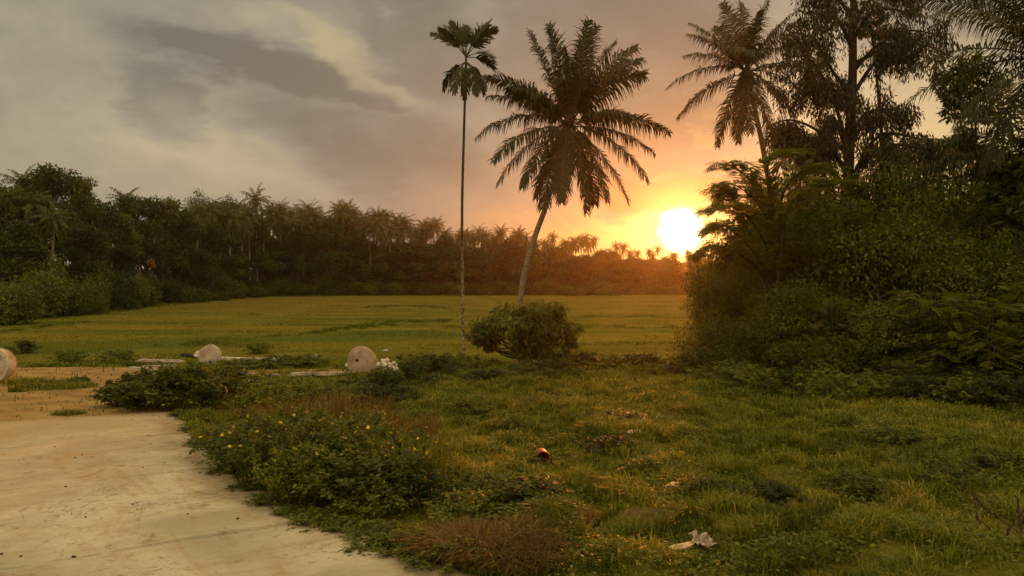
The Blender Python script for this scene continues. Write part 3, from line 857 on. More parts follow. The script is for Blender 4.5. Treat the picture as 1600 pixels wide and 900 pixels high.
# the round tree in the middle (mango-like, hanging leaves)
DM = 27.0
bm_ = at(826, DM)
def rel(px, py, base, d, dd=0.0):
    return tuple(at(px, d, py) - np.array(base) + np.array([0, dd, 0]))
k = DM / F
CL = []
for px, py, rx, rz, dd in [(800, 484, 34, 20, 0), (840, 482, 36, 20, .3), (768, 505, 26, 24, -.2), (752, 520, 19, 20, 0), (760, 532, 15, 12, .3), (800, 508, 34, 28, -.6), (838, 510, 40, 32, -.8), (872, 512, 26, 28, -.1),
                           (888, 520, 18, 20, .2), (886, 538, 14, 12, .4), (820, 530, 30, 26, -.3), (855, 538, 30, 26, -.4), (832, 556, 28, 18, .2), (862, 562, 28, 16, .1), (886, 566, 16, 14, .1), (800, 495, 40, 24, 1.0), (850, 500, 44, 26, 1.1), (870, 550, 26, 22, .8)]:
    CL.append((rel(px, py, bm_, DM, dd), (rx * k, min(rx, 30) * k, rz * k)))
rq = np.random.RandomState(12); CL2 = [(c, (r[0] * .72, r[1] * .72, r[2] * .72)) for c, r in CL]
for c, r in CL:
    for _ in range(3):
        dd = unit(rq.normal(0, 1, 3)); dd[1] = -abs(dd[1]); q_ = rq.uniform(.20, .32)
        CL2.append((tuple(np.array(c) + dd * np.array(r) * rq.uniform(.7, 1.05)), (q_, q_, q_ * .8)))
CL = CL2
tree('round_tree', 'low round bushy mango tree standing in front of the field', 21, 2.2, CL, 8800, 0.23, 0.095, M_mid, 0.13, hang=0.9, bark_=M_barkd, loc=tuple(bm_), tb=0.26)

# ------------------------------------------------------------------ compound (feathery) foliage
def sprays(mb, P, A, N, L, tint, pairs=8):
    pairs = min(pairs, 6)
    P = np.asarray(P); A = unit(A); B = unit(np.cross(N, A)); Nn = np.cross(A, B)
    n = len(P); L = np.asarray(L)
    for j in range(pairs):
        u = (j + 0.6) / pairs
        base = P + A * (L * u)[:, None] - np.array([0, 0, 1.0]) * (L * 0.25 * u * u)[:, None]
        ll = L * 0.34 * (1 - 0.45 * abs(u - 0.4))
        for sg in (-1, 1):
            leaves(mb, base, unit(B * sg + A * 0.45), Nn, ll, L * 0.155, np.clip(tint + 0.05 * (j % 3 - 1), 0, 1))
    leaves(mb, P + A * (L * 0.9)[:, None], A, Nn, L * 0.25, L * 0.1, tint)

def feather_bush(name, label, seed, H, Wd, nb, ns, leafL, mat, pairs=7, group=None, cat='bush', drop=0.35, low=True, inner=0.14):
    """Arching stems from one root with feathery sprays along them."""
    rs_ = np.random.RandomState(seed)
    t = thing(name, label, cat, (0, 0, 0), group=group)
    mb = MB(); PP = []; AA = []
    for i in range(nb):
        a = rs_.uniform(0, 2 * pi); reach = Wd * rs_.uniform(0.25, 1.0); top = H * (1.05 - 0.75 * (reach / Wd) ** 1.6) * rs_.uniform(0.75, 1.05)
        if low and rs_.rand() < 0.35: top *= rs_.uniform(0.25, 0.7)
        h = np.array([cos(a), sin(a), 0])
        s = h * rs_.uniform(0, 0.25) * Wd * 0.3
        tip = h * reach + np.array([0, 0, top * (1 - drop * 0.5)])
        pts = curve([s - np.array([0, 0, .15]), s + h * reach * 0.28 + np.array([0, 0, top * 0.6]), h * reach * 0.66 + np.array([0, 0, top]), tip], 6)
        pts = pts + np.cumsum(rs_.normal(0, 0.02 * H / 3, pts.shape), 0)
        tube(mb, pts, np.linspace(0.035, 0.007, len(pts)) * (H / 3.5), 4, cap=False)
        m = len(pts); q = rs_.uniform(inner, 1, ns) ** 0.8 * (m - 1); i0 = np.clip(q.astype(int), 0, m - 2)
        p = pts[i0] + (pts[i0 + 1] - pts[i0]) * (q - i0)[:, None]
        td = unit(pts[i0 + 1] - pts[i0])
        # side twigs carry the sprays
        sd_ = unit(np.cross(td, [0, 0, 1.0]) + 1e-5) * rs_.choice([-1, 1], ns)[:, None]
        off = sd_ * rs_.uniform(0.0, 0.16, ns)[:, None] * Wd + rs_.normal(0, 0.05 * Wd, (ns, 3)) * np.array([1, 1, .55])
        PP.append(p + off); AA.append(unit(sd_ + td * np.array([.7, .7, .25]) + rs_.normal(0, 0.4, (ns, 3)) * np.array([1, 1, .5])))
    mb.build('stems', M_barkd, t, True)
    P = np.concatenate(PP); A = np.concatenate(AA); n = len(P)
    P[:, 2] = np.maximum(P[:, 2], rs_.uniform(0.05, 0.4, n))
    bt = np.repeat(rs_.normal(0, 0.12, nb), ns)
    mb = MB(); N = unit(rs_.normal(0, 0.28, (n, 3)) + np.array([0, 0, 1.0]))
    sprays(mb, P, A, N, leafL * rs_.uniform(0.7, 1.25, n), np.clip(0.45 + bt + rs_.normal(0, 0.13, n), 0, 1), pairs)
    mb.build('foliage', mat, t)
    return t

# thicket to the right: every bush its own thing
FB = [feather_bush('feathery_bush', 'x', 31, 5.2, 2.9, 96, 34, 0.31, M_feather),
      feather_bush('feathery_bush', 'x', 32, 4.4, 2.6, 86, 32, 0.30, M_feather),
      feather_bush('feathery_bush', 'x', 33, 3.0, 2.3, 80, 28, 0.27, M_feather, drop=0.6),
      feather_bush('feathery_bush', 'x', 34, 1.9, 1.9, 52, 18, 0.26, M_mid, drop=0.8)]
FB += [None, None]
def small_leaved(seed, H, Wd, n, L, W, mat, cln):
    rs_ = np.random.RandomState(seed); cl = []
    for i in range(cln):
        a = rs_.uniform(0, 2 * pi); r = rs_.uniform(0, 1) ** .6 * Wd; z = H * (0.86 - 0.45 * (r / Wd) ** 2) * rs_.uniform(.25, 1.0); s_ = rs_.uniform(.10, .22) * H
        cl.append(((cos(a) * r, sin(a) * r, z), (s_ * 1.5, s_ * 1.5, s_ * .75)))
    return tree('leafy_bush', 'x', seed, H, cl, n, L, W, mat, .07, .25, M_barkd, cat='bush', tb=.2)
FB[4] = small_leaved(35, 4.6, 2.3, 16000, .125, .065, M_feather, 44)
FB[5] = small_leaved(36, 3.2, 2.2, 15000, .105, .050, M_mid, 40)
FBH = [5.2, 4.4, 3.0, 1.9, 4.5, 3.1]
GR = 'feathery bushes of the right-hand thicket'
spec = [  # px, distance, top row, proto, width scale, label
 (1165, 29.0, 318, 0, 0.82, 'feathery bush nearest the sun at the left end of the thicket'),
 (1130, 27.0, 372, 4, 0.62, 'smaller bush at the left foot of the thicket beside the bright field'),
 (1148, 25.5, 425, 5, 0.75, 'rounded low bush below the left end of the thicket'),
 (1150, 24.0, 500, 3, 0.95, 'low leafy bush at the left corner of the thicket on the meadow'),
 (1225, 29.5, 262, 0, 1.0, 'tall feathery bush at the foot of the right coconut palm'),
 (1215, 26.5, 345, 1, 0.95, 'wide bush in front of the trunk of the right coconut palm'),
 (1235, 23.0, 440, 5, 1.0, 'dark low bush in the shaded hollow of the thicket'),
 (1300, 30.0, 250, 0, 1.0, 'tall bush under the lowest boughs of the drooping tree'),
 (1295, 26.0, 320, 4, 1.05, 'broad bush in front of the drooping tree trunk'),
 (1380, 29.5, 250, 4, 1.05, 'tallest bush just right of the drooping tree trunk'),
 (1370, 25.0, 330, 1, 1.05, 'broad dark bush in the middle of the thicket'),
 (1300, 22.0, 460, 2, 1.0, 'low bush at the front of the thicket with flat pale sprays'),
 (1455, 29.0, 262, 0, 1.05, 'tall bush below the sagging palm fronds'),
 (1450, 24.5, 330, 4, 1.05, 'broad bush below the gap of pale sky'),
 (1385, 20.5, 470, 5, 1.0, 'low spreading bush before the middle of the thicket'),
 (1530, 28.0, 258, 4, 1.05, 'tall bush beneath the crown of the low right palm'),
 (1525, 23.5, 315, 1, 1.0, 'broad bright bush toward the right edge'),
 (1600, 26.0, 245, 0, 1.0, 'tall bush at the right edge under the palm crowns'),
 (1590, 21.0, 360, 4, 0.95, 'nearest tall bush against the right edge'),
 (1465, 19.5, 450, 2, 1.0, 'spreading bush with light green sprays at the front right'),
 (1550, 18.6, 455, 2, 1.05, 'bright green bush closest to the right edge'),
 (1640, 18.6, 420, 2, 1.1, 'low bush half cut off by the right edge'),
 (1330, 20.5, 545, 3, 0.95, 'knee-high bush where the thicket meets the meadow'),
 (1235, 22.5, 545, 3, 0.8, 'small bush at the dark foot of the thicket'),
 (1425, 18.6, 560, 3, 0.8, 'small leafy shrub between the two spreading front bushes'),
 (1535, 17.0, 575, 3, 0.75, 'small shrub low at the right in front of the bright bush'),
 (1265, 31.0, 268, 4, 1.05, 'leafy bush showing between the right palm trunk and the drooping tree trunk'),
 (1345, 31.5, 256, 0, 1.0, 'feathery bush right behind the drooping tree trunk'),
 (1420, 31.0, 262, 4, 1.1, 'leafy bush behind the broad bushes in the middle of the thicket'),
 (1495, 31.0, 262, 0, 1.0, 'feathery bush under the thin dark tree that peeps over the thicket'),
 (1565, 31.0, 258, 4, 1.1, 'leafy bush filling the back of the thicket near the right edge'),
 (1195, 31.0, 300, 4, .9, 'leafy bush at the back left of the thicket behind the flat-boughed tree'),
 (1700, 25.0, 300, 0, 1.0, None), (1720, 20.0, 380, 1, 1.0, None)]
used_p = set()
for px, d, topy, pk, ws, lab in spec:
    g = at(px, d); zt = EYE + (HZ - topy) / F * d
    hs = (zt - g[2]) / FBH[pk]
    hs = max(0.3, hs * (1.16 if pk == 4 else 1.05) * (1.03 if d > 28 else 1.04 if d > 24 else 1.0)); ws *= 1.12 if d > 28 else 1.0
    lab = lab or ('feathery bush at the far right end of the thicket' if d > 22 else 'front bush at the far right end of the thicket')
    rz = (px * 7 + d * 13) % 6.28
    if pk not in used_p:
        used_p.add(pk); r = FB[pk]; r.location = tuple(g); r.rotation_euler = (0, 0, rz); r.scale = (ws, ws, hs); r['label'] = lab; r['group'] = GR
    else:
        dup(FB[pk], tuple(g), rz, (ws, ws, hs), lab, GR)

# a flat-boughed sapling reaching out in front of the sun
def bough_tree(name, label, base, boughs, seed, leafL, mat, d, cat='tree', r=0.06, ns=40, pairs=8):
    rs_ = np.random.RandomState(seed); t = thing(name, label, cat, tuple(base)); mb = MB(); fm = MB()
    for b in boughs:
        pts = curve([np.array(at(px, d + dd, py)) - base for px, py, dd in b], 6)
        tube(mb, pts, np.linspace(r, r * 0.15, len(pts)), 5, cap=False)
        m = len(pts); n = ns * (len(b) - 1); q = rs_.uniform(0.35, 1, n) * (m - 1); i0 = np.clip(q.astype(int), 0, m - 2)
        p = pts[i0] + (pts[i0 + 1] - pts[i0]) * (q - i0)[:, None]; td = unit(pts[i0 + 1] - pts[i0])
        sd_ = unit(np.cross(td, [0, 0, 1.0]) + 1e-5) * rs_.choice([-1, 1], n)[:, None]
        p = p + sd_ * rs_.uniform(0, 0.5, n)[:, None] + rs_.normal(0, 0.07, (n, 3))
        A = unit(td * 0.8 + sd_ + rs_.normal(0, 0.3, (n, 3)) * [1, 1, .35] + [0, 0, -0.08])
        sprays(fm, p, A, unit(rs_.normal(0, .2, (n, 3)) + [0, 0, 1.0]), leafL * rs_.uniform(.7, 1.2, n), np.clip(rs_.normal(.5, .15, n), 0, 1), pairs)
    mb.build('boughs', M_barkd, t, True); fm.build('foliage', mat, t)
    return t
D0 = 24.0
b0 = at(1205, D0)
BG = [[(1205, 575, 0), (1215, 430, 0), (1195, 335, 0), (1150, 290, -.4), (1112, 292, -.5)],
      [(1205, 575, 0), (1212, 420, .2), (1180, 300, .2), (1150, 262, .2), (1120, 256, 0)],
      [(1205, 575, 0), (1215, 400, 0), (1200, 285, 0), (1205, 245, 0), (1245, 238, .3)],
      [(1205, 575, 0), (1208, 430, -.3), (1180, 352, -.6), (1140, 322, -.8), (1104, 328, -.9)],
      [(1205, 575, 0), (1208, 450, -.3), (1170, 385, -.8), (1130, 352, -1), (1100, 362, -1)],
      [(1205, 575, 0), (1215, 400, 0), (1225, 300, .5), (1265, 262, .6), (1310, 268, .6)],
      [(1205, 575, 0), (1215, 420, -.5), (1230, 330, -.8), (1270, 290, -1), (1320, 282, -1)],
      [(1205, 575, 0), (1200, 450, -.3), (1160, 400, -.8), (1115, 385, -1), (1085, 400, -1)],
      [(1205, 575, 0), (1200, 450, .3), (1165, 350, .8), (1140, 300, 1), (1120, 308, 1.2)]]
bough_tree('flat_boughed_tree', 'young tree holding flat feathery boughs out toward the sun', b0, BG, 61, 0.34, M_feather, D0, ns=60)

# tall tree with hanging foliage (boughs drawn as they spread in the air, leaves hanging in curtains)
D1 = 31.0
b1 = at(1322, D1)
t = thing('drooping_tree', 'tall dark tree with curtains of drooping leaves rising out of the thicket', 'tree', tuple(b1))
mb = MB()
def bl(pts, r0, r1, sides=7):
    P = curve([np.array(at(px, D1 + dd, py)) - b1 for px, py, dd in pts], 6)
    tube(mb, P, np.linspace(r0, r1, len(P)), sides, cap=False); return P
bl([(1322, 610, 0), (1324, 400, 0), (1326, 260, 0), (1332, 120, 0), (1333, 20, 0), (1336, -110, 0)], 0.30, 0.10, 9)
LB = [[(1328, 240, 0), (1300, 150, -.5), (1265, 92, -1), (1222, 92, -1.2)], [(1330, 150, 0), (1300, 110, .6), (1268, 60, 1), (1235, 50, 1.2)],
      [(1334, 110, 0), (1370, 72, .4), (1420, 48, .8), (1478, 58, 1)], [(1332, 150, 0), (1365, 100, -.5), (1410, 62, -1), (1455, 70, -1.2)],
      [(1332, 60, 0), (1350, 10, .2), (1390, -20, .5), (1435, -15, .6)], [(1333, 30, 0), (1310, 0, -.3), (1282, -10, -.5), (1262, 10, -.6)],
      [(1326, 280, 0), (1290, 215, -.4), (1240, 188, -.6), (1200, 196, -.8)], [(1326, 300, 0), (1270, 230, .5), (1235, 200, 1), (1205, 215, 1.1)],
      [(1326, 290, 0), (1370, 215, .4), (1430, 215, .8), (1500, 238, 1)], [(1326, 280, 0), (1380, 230, -.6), (1440, 232, -1), (1510, 250, -1.2)],
      [(1330, 190, 0), (1310, 150, .8), (1290, 130, 1), (1275, 140, 1.2)], [(1333, 60, 0), (1333, -40, 0), (1350, -80, 0), (1380, -80, 0)],
      [(1328, 220, 0), (1350, 180, 0), (1385, 170, .5), (1415, 178, .5)], [(1326, 270, 0), (1300, 235, -.8), (1280, 215, -1), (1262, 220, -1)],
      [(1328, 200, 0), (1335, 160, -.8), (1345, 150, -1.2), (1350, 165, -1.4)], [(1330, 230, 0), (1345, 200, .8), (1362, 195, 1.2), (1372, 215, 1.3)], [(1333, 80, 0), (1315, 40, -.9), (1300, 25, -1.2), (1290, 40, -1.4)],
      [(1328, 250, 0), (1310, 200, -1), (1300, 180, -1.4), (1290, 195, -1.5)], [(1334, 60, 0), (1360, 20, -.8), (1400, 15, -1.1), (1425, 30, -1.2)], [(1330, 180, 0), (1290, 150, -.2), (1250, 130, -.4), (1235, 145, -.5)],
      [(1334, 100, 0), (1385, 75, -.2), (1440, 70, -.2), (1490, 90, 0)], [(1326, 300, 0), (1350, 250, -1), (1390, 240, -1.4), (1420, 255, -1.5)], [(1326, 300, 0), (1280, 250, 1), (1240, 235, 1.3), (1220, 250, 1.4)]]
LP_ = [bl(b, 0.10, 0.02, 5) for b in LB]
mb.build('trunk', M_barkd, t, True)
rs_ = np.random.RandomState(77)
for bi, P in enumerate(LP_):
    fm = MB(); m = len(P)
    ncl = 20 if bi < 14 else 9
    q = rs_.uniform(0.34, 1.0, ncl) * (m - 1); i0 = np.clip(q.astype(int), 0, m - 2)
    c = P[i0] + (P[i0 + 1] - P[i0]) * (q - i0)[:, None] + rs_.normal(0, 0.40, (ncl, 3)) * np.array([1, 1, .4])
    for ci in range(ncl):
        n = 95; hl = rs_.uniform(0.35, 1.5)
        u = rs_.uniform(0, 1, n)
        sw = rs_.normal(0, 0.17, (n, 3)) * np.array([1, 1, .6])
        p = c[ci] + sw * (1 - 0.3 * u)[:, None] + np.array([0, 0, -1.0]) * (u * hl)[:, None] + np.array([0, 0, 0.12])
        A = unit(rs_.normal(0, 0.35, (n, 3)) + sw * 1.2 + np.array([0, 0, -1.1]))
        leaves(fm, p, A, rs_.normal(0, 1, (n, 3)), rs_.uniform(0.16, 0.30, n), 0.055, np.clip(0.42 + rs_.normal(0, 0.17, n) + 0.1 * sin(ci), 0, 1))
    fm.build('hanging_foliage', M_brownleaf, t)

# thin poles of trees further back on the right, each with its own crown
def px_tree(name, label, d, basepx, trunk, clumps, n, L, W, mat, r=0.12, seed=5, hang=0.3, group=None, cat='tree'):
    b = at(basepx, d); t = thing(name, label, cat, tuple(b), group=group); k_ = d / F
    mb = MB(); P = curve([np.array((0, 0, -.3))] + [np.array(at(px, d, py)) - b for px, py in trunk], 6); tube(mb, P, np.linspace(r, r * .45, len(P)), 7)
    tp = P[-1]; cl = []
    rs_ = np.random.RandomState(seed)
    for px, py, rx, rz, dd in clumps:
        c = np.array(at(px, d, py)) - b + np.array([0, dd, 0]); cl.append((tuple(c), (rx * k_, rx * k_ * .9, rz * k_)))
        s = P[-1 - rs_.randint(0, max(1, len(P) // 2))]
        tube(mb, curve([s, (s + c) / 2 + [0, 0, -.15], c], 4), np.linspace(r * .4, r * .1, 8), 4, cap=False)
    mb.build('trunk', M_barkd, t, True)
    mb = MB(); crown(mb, cl, n, L, W, seed, hang); mb.build('crown', mat, t)
    return t
px_tree('thin_tree', 'dark leafy tree with a bare thin trunk against the pale sky on the right', 33, 1532, [(1530, 400), (1527, 260), (1524, 190)],
        [(1500, 118, 28, 22, 0), (1530, 98, 30, 22, .5), (1480, 140, 26, 18, -.3), (1515, 148, 34, 20, .3), (1550, 130, 28, 26, 0), (1470, 120, 18, 12, 0), (1500, 172, 24, 14, .4), (1530, 178, 26, 16, 0), (1560, 165, 24, 22, 0), (1490, 152, 24, 14, 0)], 3600, 0.24, 0.10, M_dark, 0.10, 5, 0.4)
px_tree('thin_tree', 'slim pole-like tree just right of the drooping tree with a scant top', 35, 1380, [(1383, 420), (1378, 230), (1368, 100), (1360, 40)],
        [(1362, 30, 22, 12, 0), (1376, 52, 16, 10, 0), (1350, 48, 14, 10, 0)], 900, 0.22, 0.08, M_dark, 0.11, 6, 0.5)
px_tree('thin_tree', 'thin dark tree peeping over the thicket between the palm fronds', 36, 1504, [(1503, 380), (1502, 280), (1500, 235)],
        [(1502, 222, 26, 16, 0), (1482, 236, 20, 12, 0), (1524, 238, 22, 12, 0)], 2200, 0.22, 0.09, M_dark, 0.08, 7, 0.4)
px_tree('broadleaf_tree', 'broadleaf tree at the right edge with large dark leaves above the thicket', 23, 1600, [(1596, 450), (1592, 330)],
        [(1572, 300, 28, 22, 0), (1600, 268, 34, 24, 0), (1620, 310, 40, 30, 0), (1560, 262, 20, 14, .4), (1588, 322, 40, 26, -.4)], 4200, 0.26, 0.13, M_mid, 0.12, 8, 0.4)

# ------------------------------------------------------------------ the wood beyond the field
def far_palm(seed):
    rs_ = np.random.RandomState(seed); H = 16.0
    t = thing('coconut_palm', 'x', 'palm tree')
    b = rs_.uniform(-.9, .9, 2)
    P = curve([(0, 0, -.5), (b[0] * .2, b[1] * .2, 5), (b[0] * .7, b[1] * .7, 10), (b[0], b[1], H - 2.2)], 5)
    mb = MB(); tube(mb, P, np.linspace(.20, .12, len(P)), 6, cap=False); mb.build('trunk', M_palmbark, t, True)
    mb = MB()
    for i in range(34):
        a = i * 2.4 + rs_.uniform(-.3, .3); e = 74 - (i / 34) ** 0.85 * 142 + rs_.uniform(-8, 8)
        frond(mb, a, e, e - 62 if e > 30 else max(-88, e - 50), rs_.uniform(2.7, 3.5), .75, 15, 1.0, .13, rs_, rach=.05, segs=6, roll=rs_.uniform(-.6, .6))
    mb.build('crown', M_ffrond, t, loc=tuple(P[-1])); return t

def mound(seed, H, Wd, n, L, W, mat, name='bush', cln=14, hang=.2, cat='bush'):
    rs_ = np.random.RandomState(seed); cl = []
    for i in range(cln):
        a = rs_.uniform(0, 2 * pi); r = rs_.uniform(0, 1) ** .6 * Wd
        z = H * (0.80 - 0.5 * (r / Wd) ** 2) * rs_.uniform(.55, 1.0)
        s = rs_.uniform(.7, 1.2) * H * .30
        cl.append(((cos(a) * r, sin(a) * r, z), (s * 1.35, s * 1.35, s)))
        if rs_.rand() < .7: cl.append(((cos(a) * r * 1.05, sin(a) * r * 1.05, z * .42), (s * 1.2, s * 1.2, s)))
    return tree(name, 'x', seed, H, cl, n, L, W, mat, H * .02 + .02, hang, M_barkd, cat=cat, tb=.2)

def broad(seed, H, Wd, n, mat, L=.42, W=.24, flat=0.0):
    rs_ = np.random.RandomState(seed); cl = []
    for i in range(24):
        a = rs_.uniform(0, 2 * pi); z = rs_.uniform(.34, .93); r = Wd * rs_.uniform(.15, 1) * (1.0 - .75 * max(0, z - .6) / .4) * (.65 + .35 * min(1, (z - .2) / .3))
        s = rs_.uniform(.55, 1.15) * H * .10
        cl.append(((cos(a) * r, sin(a) * r, z * H), (s * 1.4, s * 1.4, s * (.85 if not flat else .4))))
    return tree('broadleaf_tree', 'x', seed, H, cl, n, L, W, mat, .28, .15, M_bark, tb=.2)

FPALM = [far_palm(s) for s in (101, 102, 103, 104)]
BROAD = [broad(111, 18, 5.2, 8500, M_dark), broad(112, 18, 4.4, 8000, M_mid), broad(113, 12, 4.2, 7000, M_dark), broad(114, 17, 5.0, 2600, M_dark, .34, .2, 1.0)]
BH = [18 * .98, 18 * .98, 12 * .98, 17 * .97]
UND = [mound(121, 5.0, 4.0, 6500, .34, .19, M_mid), mound(122, 4.2, 4.4, 6000, .30, .17, M_dark), mound(123, 5.0, 4.2, 6500, .30, .16, M_mid, hang=.5)]
UH = [5.0, 4.2, 5.0]
first = {}
def put(proto, g, rz, sc, label, group):
    if id(proto) not in first:
        first[id(proto)] = 1; proto.location = tuple(g); proto.rotation_euler = (0, 0, rz); proto.scale = sc; proto['label'] = label; proto['group'] = group; return proto
    return dup(proto, tuple(g), rz, sc, label, group)

def edge_d(px):
    return float(np.interp(px, [-200, -60, 0, 75, 150, 220, 300, 365, 430, 600, 900, 1060, 1300], [60, 66, 71, 79, 90, 107, 132, 152, 170, 174, 179, 184, 190]))

def zone(px, words):
    for lim, w_ in words:
        if px < lim: return w_
    return words[-1][1]
PZ = [(300, 'coconut palm mixed among the dark broadleaf trees at the left of the field'), (400, 'coconut palm in the grove beside the flat-topped trees, left of the tallest grove palm'),
      (480, 'coconut palm in the grove just right of the tallest grove palm'), (600, 'coconut palm in the dense middle of the grove beyond the field'),
      (720, 'coconut palm in the grove left of the slender palm, lit gaps behind'), (820, 'coconut palm in the grove between the slender palm and the leaning palm trunk'),
      (930, 'coconut palm of the far grove behind the leaning coconut palm'), (2000, 'small far coconut palm under the setting sun at the end of the grove')]
rp = random.Random(4)
TOPX = [-60, 0, 290, 330, 380, 440, 500, 540, 600, 650, 700, 760, 820, 860, 920, 980, 1020, 1060, 1200]
TOPY = [300, 300, 322, 312, 318, 322, 326, 324, 332, 344, 350, 358, 360, 366, 376, 384, 392, 398, 405]
px = 292.0; i = 0
while px < 1130:
    row = i % 3
    d = edge_d(px) + 9 + row * 13 + rp.uniform(-3, 3)
    topy = np.interp(px, TOPX, TOPY) + rp.uniform(-9, 15) - (3 if row == 2 else 0)
    if i % 5 == 0: topy += 16
    g = at(px, d); H = EYE + (HZ - topy) / F * d - g[2]
    s = H / 15.9
    k_ = min(1.15, max(0.72, s * 1.0)) * (1.0 if px < 640 else 0.80)
    put(FPALM[i % 4], g, rp.uniform(0, 6.28), (k_, k_, s), zone(px, PZ), 'coconut palms of the far grove')
    px += rp.uniform(3.4, 8.2) if px < 640 else rp.uniform(3.2, 7.0); i += 1
for px, topy, d, lab in [(402, 290, 168, 'tallest coconut palm standing above the grove left of centre'), (485, 312, 184, 'coconut palm sticking up slightly from the grove, right of the tallest one'),
                         (536, 311, 182, 'bushy headed palm rising a little above the middle of the grove'), (586, 322, 186, 'palm rising beside the point where the grove begins to thin'),
                         (52, 292, 92, 'palm with pale hanging old fronds between the big left trees'), (78, 318, 86, 'lower palm showing a pale trunk beneath the big left tree'),
                         (18, 300, 96, 'palm whose fronds show at the left edge of the picture'), (38, 262, 104, 'palm head touching the crown of the biggest left tree'),
                         (196, 292, 128, 'feathery palm head between the big left tree and the double-topped tree')]:
    g = at(px, d); H = EYE + (HZ - topy) / F * d - g[2]; s = H / 15.9
    put(FPALM[int(px) % 4], g, px, (min(s, 1.1), min(s, 1.1), s), lab, 'coconut palms of the far grove')

LT = [(98, 250, 98, 0, 1.05, 'biggest broadleaf tree, its tall dark crown standing highest at the left'), (60, 268, 104, 1, .9, 'dark tree joined to the left side of the biggest broadleaf tree'), (4, 288, 92, 1, 1.0, 'dark tree at the very left edge behind the pale shrubs'),
      (128, 272, 103, 1, .72, 'dark tree bulging from the right side of the biggest broadleaf tree'), (-30, 300, 84, 0, .9, 'tree half outside the left edge of the picture'), (36, 345, 80, 2, .9, 'shorter round tree below the palms on the left'), (160, 318, 112, 2, 1.1, 'round dark tree in the dip right of the biggest tree'),
      (208, 296, 126, 0, .95, 'left half of the double-topped dark trees'), (252, 306, 130, 1, 1.1, 'right half of the double-topped dark trees'), (282, 330, 134, 2, 1.1, 'round tree closing the dark clump before the palm grove'), (185, 330, 118, 1, .8, 'dark tree low between the two high clumps on the left'),
      (120, 350, 92, 2, 1.0, 'shady tree under the biggest broadleaf tree'), (228, 345, 124, 2, 1.05, 'shady tree below the double-topped pair'),
      (312, 295, 168, 3, .72, 'flat-topped airy tree at the left end of the palm grove'), (360, 302, 172, 3, .60, 'second flat-topped airy tree, nearer the tallest grove palm'), (338, 330, 158, 2, 1.0, 'round tree under the flat-topped trees')]
for px, topy, d, pk, ws, lab in LT:
    g = at(px, d); H = EYE + (HZ - topy) / F * d - g[2]; s = H / BH[pk]
    put(BROAD[pk], g, px * 1.7, (ws, ws, s), lab, 'broadleaf trees at the left of the field')
# lower trees filling the grove
FZ = [(440, 'mid-height tree inside the grove left of the highest palms'), (640, 'mid-height green tree among the trunks in the middle of the grove'), (800, 'dusky mid-height tree in the grove behind the slender palm'), (2000, 'dusky low tree in the far grove toward the sun')]
px = 292.0; i = 0
while px < 1140:
    d = edge_d(px) + 6 + (i % 3) * 12 + rp.uniform(-2, 2)
    tp = np.interp(px, TOPX, TOPY)
    topy = tp + (HZ - tp) * (rp.uniform(.16, .46) if i % 2 else rp.uniform(.36, .62))
    g = at(px, d); H = EYE + (HZ - topy) / F * d - g[2]
    put(BROAD[2], g, rp.uniform(0, 6.28), (rp.uniform(.9, 1.4), rp.uniform(.9, 1.3), H / BH[2]), zone(px, FZ), 'filling trees of the far grove')
    px += rp.uniform(7, 14) if px < 640 else rp.uniform(5, 10); i += 1
# shrubs along the far edge of the field
UZ = [(60, 'shrub at the left end of the field edge'), (160, 'shrub along the field edge below the biggest tree'), (290, 'shrub on the field edge below the double-topped trees'), (430, 'shrub on the field edge where it bends into the distance'), (600, 'green shrub on the straight far edge of the field'),
      (725, 'shrub on the far edge left of the slender palm'), (815, 'shrub on the far edge between slender palm and leaning trunk'), (950, 'reddish lit shrub on the far edge behind the leaning palm'), (2000, 'shrub on the far edge straight below the sun')]
px = -75.0; i = 0
while px < 1120:
    ed = edge_d(px)
    for row in range(2):
        d = ed + 2.5 + row * 6 + rp.uniform(-1.5, 1.5)
        g = at(px + rp.uniform(-4, 4), d)
        H = rp.uniform(3.0, 5.0) * (1 + .35 * row)
        pk = 1 if rp.random() < .5 else 0
        if px > 560 and row == 0: H *= .8
        if rp.random() < .12 and px < 560: pk = 2
        s = H / UH[pk]; wv = rp.uniform(.8, 1.25) * (.9 if px < 120 else 1.15)
        put(UND[pk], g, rp.uniform(0, 6.28), (wv, wv, s), zone(px, UZ), 'shrubs along the far edge of the field')
    px += 4.6 / ed * F * rp.uniform(.7, 1.1); i += 1
for px, topy, d, ws, pk, lab in [(70, 398, 77, 1.15, 2, 'wide pale green shrub with layered top at the left of the field'), (30, 372, 80, 1.0, 2, 'tall pale shrub behind the wide pale green one'), (112, 418, 84, .9, 2, 'lighter rounded shrub right of the wide pale green shrub'),
                                 (8, 440, 66, .62, 2, 'bright green shrub at the left edge near the field corner'), (-12, 425, 64, .8, 0, 'shrub mostly outside the left edge near the field corner'), (920, 446, 172, 1.3, 1, 'flat round shrub out on the field right of the round tree')]:
    g = at(px, d); H = EYE + (HZ - topy) / F * d - g[2]
    put(UND[pk], g, px, (ws, ws, H / UH[pk]), lab, 'shrubs along the far edge of the field')
# a spray of orange leaves in the shade on the left
g = at(235, 118, 411); t = thing('orange_bough', 'small bright orange leafy bough glowing in the shade of the left trees', 'bough', tuple(g))
mb = MB(); tube(mb, [(1.6, 1.5, -2.5), (.6, .8, -1.0), (0, 0, 0)], [.06, .04, .02], 5); mb.build('stem', M_barkd, t)
mb = MB(); crown(mb, [((0, 0, 0), (.55, .5, .6)), ((.3, 0, -.4), (.4, .4, .35))], 260, .3, .16, 5, .3); mb.build('leaves', M_orange, t)

